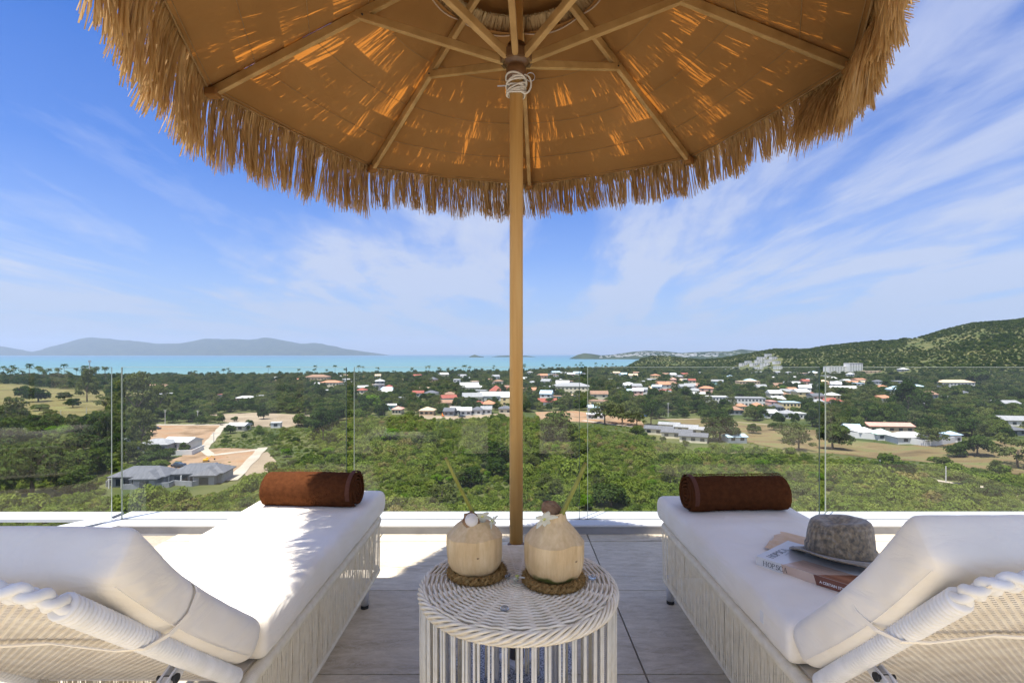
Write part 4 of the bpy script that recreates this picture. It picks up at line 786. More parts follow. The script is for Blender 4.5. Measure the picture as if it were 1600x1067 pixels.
m_kerb = pmat('grey_kerb_mat', (.26, .26, .265), (.33, .33, .335), scale=7, rough=.8)
m_chan = pmat('channel_mat', (.03, .035, .04), rough=.4)
kb = MB(); kb.box((.77, 3.235, .0165), (6.54, .25, .055)); kr = kb.build('terrace_kerb', m_kerb); tag(kr, 'grey kerb edged with white coping below the glass', kind='structure')
b = MB(); b.box((.77, 3.152, .0515), (6.54, .104, .013)); bevel(b.build('coping', m_coping, kr), .003)
b = MB(); b.box((.77, 3.295, .0515), (6.54, .150, .013)); bevel(b.build('coping', m_coping, kr), .003)
b = MB(); b.box((.77, 3.212, .0495), (6.54, .016, .010)); b.build('glass_channel', m_chan, kr)
# left return of the kerb
LA = Vector((-2.47, 3.2, 0)); LB = Vector((-3.10, 2.32, 0)); ld = (LB-LA); ang = math.atan2(ld.y, ld.x); mid = (LA+LB)/2; nl_ = Vector((math.cos(ang-PI/2), math.sin(ang-PI/2), 0))
b = MB(); b.box((mid.x, mid.y-.02, .0145), (ld.length, .26, .055), rz=ang); kr2 = b.build('terrace_kerb', m_kerb); tag(kr2, 'kerb and white coping returning along the left edge', kind='structure')
for off, wd in ((-.09, .10), (.08, .14)): b = MB(); c = mid+nl_*off; b.box((c.x, c.y, .0505), (ld.length, wd, .013), rz=ang); b.build('coping', m_coping, kr2)
b = MB(); b.box((-3.65, 3.295, .045), (2.2, .15, .02)); o = b.build('outer_ledge', m_coping); tag(o, 'white outer ledge continuing to the left behind the glass', kind='structure')
b = MB(); b.box((.55, .25, -2.2), (6.6, 6.2, 3.78)); b.build('terrace_slab', WALLS['white']); tag(bpy.data.objects['terrace_slab'], 'concrete body of the terrace', kind='structure')

def glass_mat():
    m = bpy.data.materials.new('railing_glass_mat'); m.use_nodes = True; t = m.node_tree; t.nodes.clear(); out = N(t, 'ShaderNodeOutputMaterial')
    tr = N(t, 'ShaderNodeBsdfTransparent'); tr.inputs[0].default_value = (.965, .985, .972, 1); gl = N(t, 'ShaderNodeBsdfGlossy'); gl.inputs['Roughness'].default_value = .0; lw = N(t, 'ShaderNodeLayerWeight'); lw.inputs[0].default_value = .5; frv = mth(t, 'ADD', .05, mth(t, 'MULTIPLY', mth(t, 'POWER', lw.outputs['Facing'], 5.0), .95))
    df = N(t, 'ShaderNodeBsdfDiffuse'); df.inputs[0].default_value = (.8, .85, .85, 1)
    co = N(t, 'ShaderNodeTexCoord'); n = N(t, 'ShaderNodeTexNoise'); n.inputs['Scale'].default_value = 3; n.inputs['Detail'].default_value = 7; t.links.new(co.outputs['Object'], n.inputs[0])
    sm = ramp(t, n.outputs[0], [(.45, (.003, .003, .003)), (.8, (.022, .022, .022))])
    mx = N(t, 'ShaderNodeMixShader'); t.links.new(frv, mx.inputs[0]); t.links.new(tr.outputs[0], mx.inputs[1]); t.links.new(gl.outputs[0], mx.inputs[2])
    m2 = N(t, 'ShaderNodeMixShader'); t.links.new(sm, m2.inputs[0]); t.links.new(mx.outputs[0], m2.inputs[1]); t.links.new(df.outputs[0], m2.inputs[2]); t.links.new(m2.outputs[0], out.inputs[0]); return m
m_glass = glass_mat(); m_gedge = pmat('glass_edge_mat', (.34, .38, .31), rough=.15, spec=.6); m_gedge2 = pmat('glass_edge_dark_mat', (.05, .08, .07), rough=.15, spec=.6)
def gpanel(a, c, label, z0=.046, z1=1.006):
    a = Vector(a); c = Vector(c); d = c-a; L = d.length; rz = math.atan2(d.y, d.x); mid = (a+c)/2
    rt = thing('glass_panel', label, 'glass panel', (mid.x, mid.y, z0), rz, 'frameless glass railing panels')
    b = MB(); h = z1-z0; b.add([(-L/2, 0, 0), (L/2, 0, 0), (L/2, 0, h), (-L/2, 0, h)], [(0, 1, 2, 3)]); b.build('pane', m_glass, rt, fix=False)
    b = MB(); b.box((0, 0, h+.0015), (L+.004, .010, .002)); b.build('top_edge', m_gedge, rt)
    for s in (-1, 1): b = MB(); b.box((s*(L/2+.0011), 0, h/2), (.0022, .010, h)); b.build('side_edge', m_gedge if s < 0 else m_gedge2, rt)
for (a, c), lb in zip([((-2.44, 3.212), (-1.037, 3.212)), ((-.986, 3.212), (.421, 3.212)), ((.474, 3.212), (1.922, 3.212)), ((1.962, 3.212), (3.5, 3.212))], ['glass railing panel behind the left rolled towel', 'glass railing panel directly behind the parasol pole', 'glass railing panel behind the right rolled towel', 'glass railing panel at the right behind the hat']):
    gpanel((a[0], a[1], 0), (c[0], c[1], 0), lb)
gpanel((-2.485, 3.185, 0), (-3.10, 2.32, 0), 'angled glass railing panel returning along the left edge')

# ================================================================= LOUNGERS
def fabric(name, c1, c2, wr=.5, weave=True):
    m = bpy.data.materials.new(name); m.use_nodes = True; t = m.node_tree; p = t.nodes['Principled BSDF']
    co = N(t, 'ShaderNodeTexCoord'); n = N(t, 'ShaderNodeTexNoise'); n.inputs['Scale'].default_value = 6; n.inputs['Detail'].default_value = 6; t.links.new(co.outputs['Object'], n.inputs[0])
    c = ramp(t, n.outputs[0], [(.35, c1), (.65, c2)]); t.links.new(c, p.inputs['Base Color']); p.inputs['Roughness'].default_value = .85; p.inputs['Specular IOR Level'].default_value = .15; p.inputs['Sheen Weight'].default_value = .15
    mp = N(t, 'ShaderNodeMapping'); mp.inputs['Scale'].default_value = (1.2, .5, 2.2); t.links.new(co.outputs['Object'], mp.inputs[0])
    n2 = N(t, 'ShaderNodeTexNoise'); n2.inputs['Scale'].default_value = 7; n2.inputs['Detail'].default_value = 4; n2.inputs['Distortion'].default_value = .9; t.links.new(mp.outputs[0], n2.inputs[0])
    n3 = N(t, 'ShaderNodeTexNoise'); n3.inputs['Scale'].default_value = 420; n3.inputs['Detail'].default_value = 2; t.links.new(co.outputs['Object'], n3.inputs[0])
    b1 = N(t, 'ShaderNodeBump'); b1.inputs['Strength'].default_value = wr; b1.inputs['Distance'].default_value = .018; t.links.new(n2.outputs[0], b1.inputs['Height'])
    b2 = N(t, 'ShaderNodeBump'); b2.inputs['Strength'].default_value = .25; b2.inputs['Distance'].default_value = .001; t.links.new(n3.outputs[0], b2.inputs['Height']); t.links.new(b1.outputs[0], b2.inputs['Normal']); t.links.new(b2.outputs[0], p.inputs['Normal'])
    return m
m_cush = fabric('cushion_fabric_mat', (.84, .765, .63), (.88, .82, .71), .5); m_seam = fabric('seam_fabric_mat', (.66, .62, .54), (.72, .68, .60), .2)
m_cord = pmat('cream_cord_mat', (.74, .66, .49), (.82, .75, .59), scale=40, rough=.55, spec=.35); m_cordw = pmat('white_rope_mat', (.72, .70, .65), (.80, .78, .74), scale=30, rough=.45, spec=.4)
m_mesh = pmat('woven_sling_mat', (.64, .57, .47), (.74, .68, .58), scale=25, rough=.6, spec=.3); m_alu = pmat('grey_aluminium_mat', (.50, .50, .53), (.58, .58, .60), scale=12, rough=.38, metal=.3); m_wpaint = pmat('white_metal_mat', (.66, .66, .68), rough=.35, spec=.5)
def rbox(L, W, H, r, n=(40, 30, 8), bulge=0.0, wr=0.0, seed=0.0):
    """a stuffed cushion: rounded edges, slightly swollen top, soft wrinkles along its seams"""
    V = []; Fc = []
    def face(o, u, v, nu_, nv_):
        b0 = len(V)
        for i in range(nu_+1):
            for j in range(nv_+1):
                a = i/nu_; c = j/nv_; a = .5-.5*math.cos(PI*a)*(.35)+(a-.5)*.65 if True else a; c = .5-.5*math.cos(PI*c)*(.35)+(c-.5)*.65
                V.append(Vector(o)+Vector(u)*a+Vector(v)*c)
        for i in range(nu_):
            for j in range(nv_): k = b0+i*(nv_+1)+j; Fc.append((k, k+1, k+nv_+2, k+nv_+1))
    x, y, z = L/2, W/2, H/2; a, bb, c = n
    face((-x, -y, -z), (L, 0, 0), (0, W, 0), a, bb); face((-x, -y, z), (L, 0, 0), (0, W, 0), a, bb)
    face((-x, -y, -z), (L, 0, 0), (0, 0, H), a, c); face((-x, y, -z), (L, 0, 0), (0, 0, H), a, c)
    face((-x, -y, -z), (0, W, 0), (0, 0, H), bb, c); face((x, -y, -z), (0, W, 0), (0, 0, H), bb, c)
    out = []
    for p_ in V:
        q = Vector((max(-x+r, min(x-r, p_.x)), max(-y+r, min(y-r, p_.y)), max(-z+r, min(z-r, p_.z)))); d = p_-q
        q = q+(d.normalized()*r if d.length > 1e-9 else d); k = (1-(q.x/x)**4)*(1-(q.y/y)**4)
        if q.z > 0: q.z += bulge*k
        k2 = (1-abs(q.z/z)**3)*.012 if bulge else 0
        q.x += k2*(1 if q.x > x*.95 else -1 if q.x < -x*.95 else 0); q.y += k2*(1 if q.y > y*.92 else -1 if q.y < -y*.92 else 0)
        if wr:
            w_ = noise.fractal(Vector((q.x*6+seed, q.y*6, q.z*9)), 1, 2, 4); w2 = math.sin(q.x*70+3*noise.noise(Vector((q.x*5, q.y*5, seed))))*max(0, abs(q.z/z)-.4)
            q.z += wr*(w_*.8)*k+wr*.25*w2*k; q.y += wr*.5*w_*(1-k); q.x += wr*.3*w_*(1-k)
        out.append(q)
    return out, Fc
def cushion(name, V, Fc, parent, mat=None):
    me = mesh(name, np.array([tuple(v) for v in V]), Fc, mat or m_cush, smooth=True); bm = bmesh.new(); bm.from_mesh(me); bmesh.ops.remove_doubles(bm, verts=bm.verts, dist=.0006); bmesh.ops.recalc_face_normals(bm, faces=bm.faces); bm.to_mesh(me); bm.free()
    for p_ in me.polygons: p_.use_smooth = True
    return obj(name, me, parent)
def wrapped(b, P, r, pitch, amp, n=9, m=0):
    """a tube with cord wound round it: the ridges are geometry"""
    Q = []; R = []
    for a, c in zip(P, P[1:]):
        a = Vector(a); c = Vector(c); L = (c-a).length; k = max(2, int(L/pitch)*4)
        for i in range(k): Q.append(a.lerp(c, i/k)); R.append(r+amp*(-.25, .8, 1, .8)[i % 4])
    Q.append(Vector(P[-1])); R.append(r); b.tube(Q, R, n, m)
def corner(a, b_, c, r, n=6):
    a, b_, c = Vector(a), Vector(b_), Vector(c); u = (a-b_).normalized(); v = (c-b_).normalized(); P = []
    for i in range(n+1):
        t = i/n; P.append((b_+u*r)*(1-t)**2+b_*2*t*(1-t)+(b_+v*r)*t*t)
    return P
def lounger(s, X0, Y1, hinge, head, label, seed):
    """s: -1 left, +1 right; u runs outward from the inner side; world x = s*(X0+u)"""
    W = .51; Y0 = .30; zr, zb = .327, .10; rnd = random.Random(seed); O = (s*(X0+W/2), (Y0+Y1)/2, 0)
    rt = thing('sun_lounger', label, 'sun lounger', O, 0, 'sun loungers facing the view')
    P = lambda u, y, z: (s*(X0+u), y, z)
    # frame rails wound with cord
    b = MB(O); r = .017
    loop = [P(r, Y0, zr)]+corner(P(r, Y0, zr), P(r, Y1-r, zr), P(W, Y1-r, zr), .05)+corner(P(r, Y1-r, zr), P(W-r, Y1-r, zr), P(W-r, Y0, zr), .05)+[P(W-r, Y0, zr)]
    wrapped(b, loop, r, .0052, .0011, 10); b.build('top_rail', m_cord, rt, smooth=True)
    b = MB(O); loop2 = [Vector((p[0], p[1], zb)) for p in loop]; wrapped(b, loop2, .012, .007, .001, 8); b.build('bottom_rail', m_cord, rt, smooth=True)
    # the cords between them, too fine to pick apart
    b = MB(O); path = []; 
    for i in range(len(loop)-1):
        a = Vector(loop[i]); c = Vector(loop[i+1]); L = (c-a).length; k = max(1, int(L/.0078))
        for j in range(k):
            q = a.lerp(c, (j+rnd.uniform(-.2, .2))/k); d = (c-a).normalized(); nrm = Vector((-d.y, d.x, 0))
            if rnd.random() < .06: continue
            for side in (1, -1):
                w_ = .0022; off = nrm*side*(.0145 if side > 0 else .012); sh = rnd.uniform(-.0035, .0035)
                top = q+off+Vector((0, 0, 0)); bot = Vector((q.x, q.y, zb))+off*.7+d*sh; e = d*w_; g = nrm*.0012*side
                V = [top-e, top+g, top+e, bot+e, bot+g, bot-e]; b.add(V, [(0, 1, 4, 5), (1, 2, 3, 4)])
    o = b.build('cord_panel', m_cord, rt, fix=False); o['kind'] = 'stuff'
    # legs
    for u, y in ((.035, Y1-(.20 if s < 0 else .07)), (W-.035, Y1-.2), (.035, Y0+.25), (W-.035, Y0+.25)):
        b = MB(O); b.tube([P(u, y, .012), P(u, y, .12)], [.0155, .0175], 14); lg = b.build('leg', m_alu, rt, smooth=True)
        b = MB(O); b.tube([P(u, y, .0), P(u, y, .014)], .0165, 14); b.build('foot_cap', m_blk, lg)
    # seat cushion
    Ls = Y1-hinge-.085; V, Fc = rbox(Ls, W-.012, .107, .016, (70, 30, 8), .008, .0065, seed)
    c = Vector(P(W/2, (Y1+hinge+.085)/2-.003, .345+.056)); V = [Vector((v.y, v.x, v.z))+c-Vector(O) for v in V]; sc_ = cushion('seat_cushion', V, Fc, rt)
    def seam(z, ins, nm='seam'):
        b = MB(O); y0 = hinge+.10; y1 = Y1-.005; pts = [P(ins+.02, y0, z)]+corner(P(ins, y0, z), P(ins, y1, z), P(W, y1, z), .02, 4)+corner(P(ins, y1, z), P(W-ins, y1, z), P(W-ins, y0, z), .02, 4)+[P(W-ins, y0, z)]
        b.tube(pts, .0009, 5); b.build(nm, m_cush, sc_)
    seam(.441, .0035); seam(.360, .0035)
    # care tag near the hinge corner
    b = MB(O); b.box(P(-.0055, hinge+.20, .405), (.0016, .018, .03)); b.build('care_tag', m_cordw, sc_)
    # backrest
    A = Vector(P(0, hinge, .361)); D = (Vector(P(0, head[0], head[1]))-A); Lb = D.length; D.normalize(); Nn = Vector((0, -D.z*-1, 0)); Nn = Vector((0, D.z, -D.y)); Ux = Vector((s, 0, 0))
    Q = lambda u, l, n_: A+Ux*u+D*l+Nn*n_
    ui, uo = .028, W-.028; rr = .0165
    b = MB(O); inner = [Q(ui, .0, 0), Q(ui, Lb-.07, 0)]; outer = [Q(uo, .0, 0), Q(uo, Lb-.07, 0)]
    wrapped(b, inner, rr, .0100, .0034, 14); b.build('side_tube', m_cordw, rt, smooth=True)
    b = MB(O); wrapped(b, outer, rr, .0100, .0034, 14); b.build('side_tube', m_cordw, rt, smooth=True)
    # braided head bar: three strands plaited round the corner and across
    arc = [Q(ui, Lb-.085, 0)]+[Vector(p) for p in corner(Q(ui, Lb-.07, 0), Q(ui, Lb, 0), Q(ui+.07, Lb, 0), .065, 8)]+[Q(ui+.1+(uo-ui-.2)*k/24, Lb, 0) for k in range(25)]+[Vector(p) for p in corner(Q(uo-.07, Lb, 0), Q(uo, Lb, 0), Q(uo, Lb-.07, 0), .065, 8)]+[Q(uo, Lb-.085, 0)]
    cum = [0]
    for a, c in zip(arc, arc[1:]): cum.append(cum[-1]+(c-a).length)
    def at(d_):
        for i in range(len(arc)-1):
            if d_ <= cum[i+1]: t = (d_-cum[i])/max(1e-9, cum[i+1]-cum[i]); return arc[i].lerp(arc[i+1], t), (arc[i+1]-arc[i]).normalized()
        return arc[-1], (arc[-1]-arc[-2]).normalized()
    b = MB(O); b.tube(arc, .009, 10); b.build('head_tube', m_cordw, rt, smooth=True)
    for st in range(3):
        b = MB(O); pts = []; n_ = int(cum[-1]/.0035)
        for i in range(n_+1):
            d_ = cum[-1]*i/n_; c0, tg = at(d_); e2 = tg.cross(Nn).normalized(); ph = d_*2*PI/.078+st*2*PI/3
            pts.append(c0+e2*math.sin(ph)*.0100+Nn*math.sin(2*ph)*.0058)
        b.tube(pts, .0074, 10); b.build('braid_strand', m_cordw, rt, smooth=True)
    # sling: a woven sheet with real slots between its strands
    cw, ch = .0150, .0078; nu_ = int((uo-ui)/cw); nv_ = int((Lb-.03)/ch); cw = (uo-ui)/nu_; ch = (Lb-.02)/nv_; V = []; Fc = []
    for j in range(nv_):
        off = (j % 2)*.5
        for i in range(nu_):
            u0 = ui+cw*(i+off*(1 if i < nu_-1 else 0)); l0 = .012+ch*j; k = len(V); wz = .0016*math.sin(i*PI+j*PI)
            for (a, c, z) in ((0, 0, 0), (1, 0, 0), (1, 1, 0), (0, 1, 0), (.24, .36, .0022), (.76, .36, .0022), (.76, .68, .0022), (.24, .68, .0022)):
                V.append(tuple(Q(u0+cw*a, l0+ch*c, -.004-z-(wz if z else 0)) - Vector(O)))
            Fc += [(k, k+1, k+5, k+4), (k+1, k+2, k+6, k+5), (k+2, k+3, k+7, k+6), (k+3, k, k+4, k+7)]
    sl = obj('woven_sling', mesh('woven_sling', np.array(V), np.array(Fc), m_mesh), rt); sl['kind'] = 'stuff'
    # backrest cushion
    CL_ = Lb-(.112 if s < 0 else .055)
    V, Fc = rbox(CL_, W-.012, .10, .022, (56, 30, 12), .010, .011, seed+5)
    def curve(v):
        l = v.x+CL_/2+.008; e = l/CL_; n_ = .022+.05+v.z; lift = -.012*math.sin(PI*min(1, e))+.010*max(0, e-.75)/.25
        return Q(W/2+v.y, l, n_+lift)-Vector(O)
    bc = cushion('back_cushion', [curve(v) for v in V], Fc, rt)
    b = MB(O); 
    for nz in (.036,):
        pts = [Vector(Q(-.001 if nz < .1 else .004, .035+(CL_-.034)*k/20, nz-.012*math.sin(PI*k/20)))-Ux*.003 for k in range(21)]; b.tube(pts, .0010, 5)
    b.build('seam', m_cush, bc)
    # tie strap round cushion and tube
    b = MB(O); f = .50*Lb
    pts = [Q(.07, f, .112), Q(.02, f, .110), Q(.001, f, .100), Q(-.0075, f, .088), Q(-.0085, f+.006, .05), Q(-.002, f+.03, .012), Q(.012, f+.06, -.016), Q(.05, f+.075, -.022), Q(.16, f+.080, -.012), Q(.34, f+.07, -.020), Q(.47, f+.04, -.012)]
    sm = []
    for i in range(len(pts)-1):
        for k in range(4): sm.append(pts[i].lerp(pts[i+1], k/4))
    sm.append(pts[-1]); VV = []; Ff = []
    for i, q in enumerate(sm): VV += [q-D*.0055, q+D*.0055]
    Ff = [(2*i, 2*i+1, 2*i+3, 2*i+2) for i in range(len(sm)-1)]; b.add(VV, Ff); o = b.build('tie_strap', m_cush, rt, fix=False)
    md = o.modifiers.new('thick', 'SOLIDIFY'); md.thickness = .0018; md.offset = 0
    # prop arm and its hinge plates under the back
    for u in (.055, W-.055):
        b = MB(O); l0 = Lb*.30; t0 = Q(u, l0, -.01); pl = Q(u, l0+.02, -.045); R = Matrix.Rotation(-math.atan2(D.z, -D.y), 3, 'X')
        for du in (-.008, .008): 
            e = Ux*du; V4 = [t0-D*.014+e, t0+D*.014+e, pl+D*.016+e, pl-D*.016-Nn*.006+e]; th = Ux*.002; b.add([v-th for v in V4]+[v+th for v in V4], [(0, 1, 2, 3), (7, 6, 5, 4), (0, 4, 5, 1), (1, 5, 6, 2), (2, 6, 7, 3), (3, 7, 4, 0)])
        br = b.build('hinge_bracket', m_wpaint, rt)
        b = MB(O); bp = Q(u, l0+.021, -.033); b.tube([bp-Ux*.018, bp+Ux*.018], .0045, 10); b.tube([bp-Ux*.020, bp-Ux*.0155], .0085, 12); b.build('bolt', m_blk, br)
        b = MB(O); end = Vector(P(u, hinge-.62, .18)); b.tube([bp, bp.lerp(end, 1.0)], .009, 10, flat=.7); b.build('prop_arm', m_wpaint, rt, smooth=True)
    b = MB(O); b.tube([P(.02, hinge-.62, .18), P(W-.02, hinge-.62, .18)], .01, 10); b.build('cross_bar', m_wpaint, rt, smooth=True)
    # slatted deck under the seat cushion
    b = MB(O); b.box(P(W/2, (Y1+hinge)/2, .338), (W-.07, Y1-hinge-.06, .008)); b.build('seat_deck', m_mesh, rt)
    return rt
lounger(-1, .598, 2.405, 1.159, (.66, .786), 'left white woven sun lounger holding only a rolled brown towel', 3)
lounger(1, .658, 2.315, 1.140, (.735, .766), 'right white woven sun lounger holding a hat, book and rolled towel', 8)

# ================================================================= TOWELS
def terry(name, c1, c2):
    m = pmat(name, c1, c2, scale=60, rough=.95, spec=.02, bump=.7, bscale=260, bdist=.004); return m
m_terry = terry('brown_terry_mat', (.075, .027, .011), (.105, .038, .015)); m_hem = pmat('towel_hem_mat', (.10, .032, .015), (.15, .05, .024), scale=200, stretch=(1, 1, 8), rough=.9, bump=.6, bscale=300)
def towel(x, y, z, L, R, rz, open_end, label, seed):
    """a towel rolled up: one long spiral sheet, swept along the roll"""
    rt = thing('rolled_towel', label, 'towel', (x, y, z), rz); r = random.Random(seed); th = .0105; turns = 4.6; n = 170; outer = []; inner = []
    for i in range(n+1):
        t = i/n; a = t*turns*2*PI; rad = .010+(R-.010)*t+.0025*math.sin(a*2+seed)*(1-t)+.002*math.sin(a*5+1)*(1-t); a0 = -PI*.62+a-turns*2*PI
        e = 1.0; px_ = math.cos(a0)*rad*1.05*e; pz_ = math.sin(a0)*rad*.93; outer.append((px_, pz_)); rad2 = rad-th*(.86 if t < .97 else .5); inner.append((math.cos(a0)*rad2*1.05, math.sin(a0)*rad2*.93))
    prof = outer+inner[::-1]; m_ = len(prof); V = []; Fc = []; K = 26
    for k in range(K+1):
        q = k/K; xx = (q-.5)*L; e = min(q, 1-q)/.03; sh = 1-.035*max(0, 1-e)**2
        for j, (a, c) in enumerate(prof):
            t = (j if j <= n else 2*n+1-j)/n; w_ = (noise.noise(Vector((xx*9, a*14, c*14+seed)))*.0034+noise.noise(Vector((xx*38, a*9, c*9+seed)))*.0016)*t; push = .010*(noise.noise(Vector((t*7, seed*1.0, 0))))*max(0, 1-min(q, 1-q)*14)*(1 if q > .5 else -1)
            dn = .0; zz_ = c*sh+w_
            if c < -R*.80: zz_ = -R*.80+(c+R*.80)*.25
            V.append((xx+push, a*sh+w_, zz_+R*.80+.012))
    for k in range(K):
        for j in range(m_): Fc.append((k*m_+j, k*m_+(j+1) % m_, (k+1)*m_+(j+1) % m_, (k+1)*m_+j))
    for base in (0, K*m_):
        for i in range(n): Fc.append((base+i, base+i+1, base+m_-2-i, base+m_-1-i))
    V = [(v[0], v[1], v[2]-.0065-.002) for v in V]
    o = obj('terry_roll', mesh('terry_roll', np.array(V), Fc, m_terry, smooth=True), rt)
    bm = bmesh.new(); bm.from_mesh(o.data); bmesh.ops.recalc_face_normals(bm, faces=bm.faces); bm.to_mesh(o.data); bm.free()
    # fuzz: short loops standing off the cloth
    VV = []; FF = []; rr = np.random.RandomState(seed)
    for k in range(9000):
        q = rr.rand(); a = rr.rand()*2*PI; ex = (q-.5)*L*.995; c_ = math.cos(a)*R*1.05; s_ = math.sin(a)*R*.93
        if s_ < -R*.80: continue
        nx, nz = math.cos(a), math.sin(a); h = .0026+rr.rand()*.0022; ty, tz = -nz, nx; w2 = .0005; jx = rr.randn()*.0012; jt = rr.randn()*.0012
        b0 = len(VV); z0 = s_+R*.80+.0035; VV += [(ex-w2, c_-ty*w2, z0-tz*w2), (ex+w2, c_+ty*w2, z0+tz*w2), (ex+jx, c_+nx*h+ty*jt, z0+nz*h+tz*jt)]; FF.append((b0, b0+1, b0+2))
    f_ = obj('terry_pile', mesh('terry_pile', np.array(VV), np.array(FF), m_terry), rt); f_['kind'] = 'stuff'
    # stitched hem near the open end
    b = MB(); e = open_end*(L/2-.016); P_ = []
    for i in range(60):
        a = -PI*.30+i/59*(1.72*PI)-PI*.28; s_ = math.sin(a)*R*.93
        if s_ < -R*.80: s_ = -R*.80+(s_+R*.80)*.25
        P_.append((e, math.cos(a)*R*1.05*1.012, s_*1.012+R*.80+.0035))
    VV = []
    for p_ in P_: VV += [(p_[0]-.009, p_[1], p_[2]), (p_[0], p_[1]*1.012, p_[2]+(p_[2]-R*.8)*.02), (p_[0]+.009, p_[1], p_[2])]
    b.add(VV, [(3*i+a, 3*i+a+1, 3*i+a+4, 3*i+a+3) for i in range(59) for a in (0, 1)]); b.build('hem', m_hem, rt, smooth=True, fix=False)
    return rt
towel(-.835, 2.16, .4595, .385, .079, math.radians(-4), 1, 'rolled brown towel at the foot of the left lounger', 4)
towel(.905, 2.095, .4595, .40, .078, math.radians(3), -1, 'rolled dark brown towel at the foot of the right lounger', 9)

# ================================================================= BOOK, CLOTH, HAT
m_paper = pmat('book_page_mat', (.70, .67, .60), (.60, .57, .50), scale=3, stretch=(1, 1, 160), rough=.9)
m_cov = pmat('book_cover_mat', (.66, .66, .64), (.62, .61, .58), scale=3, rough=.3, spec=.5); m_covw = pmat('book_tan_print_mat', (.52, .36, .26), (.64, .50, .40), scale=6, stretch=(1, 14, 1), rough=.3, spec=.5); m_covb = pmat('book_brown_print_mat', (.22, .085, .045), (.46, .22, .12), scale=5, stretch=(1.2, 20, 1), rough=.3, spec=.5); m_covd = pmat('book_dark_print_mat', (.13, .045, .03), (.20, .075, .045), scale=7, rough=.3)
m_ink = pmat('black_ink_mat', (.03, .03, .03), rough=.4); m_inkw = pmat('white_ink_mat', (.8, .8, .78), rough=.4)
BX = Vector((.729, 1.532, 0)); bth = math.radians(-52); BL, BD, BT = .268, .207, .027
rt = thing('book', 'white and brown hardcover book lying under the hat', 'book', (BX.x, BX.y, .4605), bth)
b = MB(); b.box((BL/2, BD/2-.002, BT/2), (BL-.008, BD-.008, BT-.005)); b.build('pages', m_paper, rt)
b = MB(); b.box((BL/2, BD/2, .0012), (BL, BD, .0024)); b.box((BL/2, BD/2, BT-.0012), (BL, BD, .0024)); b.box((BL/2, .0012, BT/2), (BL, .0024, BT-.0052)); o = b.build('cover', m_cov, rt)
zt = BT+.0004
def flat(nm, pts, mat, z=None, y=None, par=None):
    b = MB(); V = [(p[0], p[1], z) if z is not None else (p[0], y, p[1]) for p in pts]; b.add(V, [tuple(range(len(V)))]); q = b.build(nm, mat, par or rt, fix=False)
    nrm = q.data.polygons[0].normal
    if (z is not None and nrm.z < 0) or (y is not None and nrm.y > 0): q.data.flip_normals()
    return q
flat('cover_print', [(.078, .0), (.166, .0), (.232, .078), (.10, .078)][:4], m_covw, z=zt)
flat('cover_print', [(.166, 0), (BL, 0), (BL, .115), (.232, .078)], m_covb, z=zt)
flat('spine_print', [(.078, .0005), (.166, .0005), (.158, BT-.0003), (.072, BT-.0003)], m_covw, y=-.0004)
flat('spine_print', [(.166, .0005), (BL, .0005), (BL, BT-.0003), (.158, BT-.0003)], m_covd, y=-.0004)
def text(s_, size, loc, rot, mat, sx=1.0, bold=0.0):
    c = bpy.data.curves.new('lettering', 'FONT'); c.body = s_; c.size = size; c.offset = bold; c.materials.append(mat); o = bpy.data.objects.new('lettering', c); C.objects.link(o); o.parent = rt; o.location = loc; o.rotation_euler = rot; o.scale = (sx, 1, 1); bpy.context.view_layer.update(); me = bpy.data.meshes.new_from_object(o); q = obj('line_lettering', me, rt, loc, rot); q.scale = (sx, 1, 1); bpy.data.objects.remove(o); return q
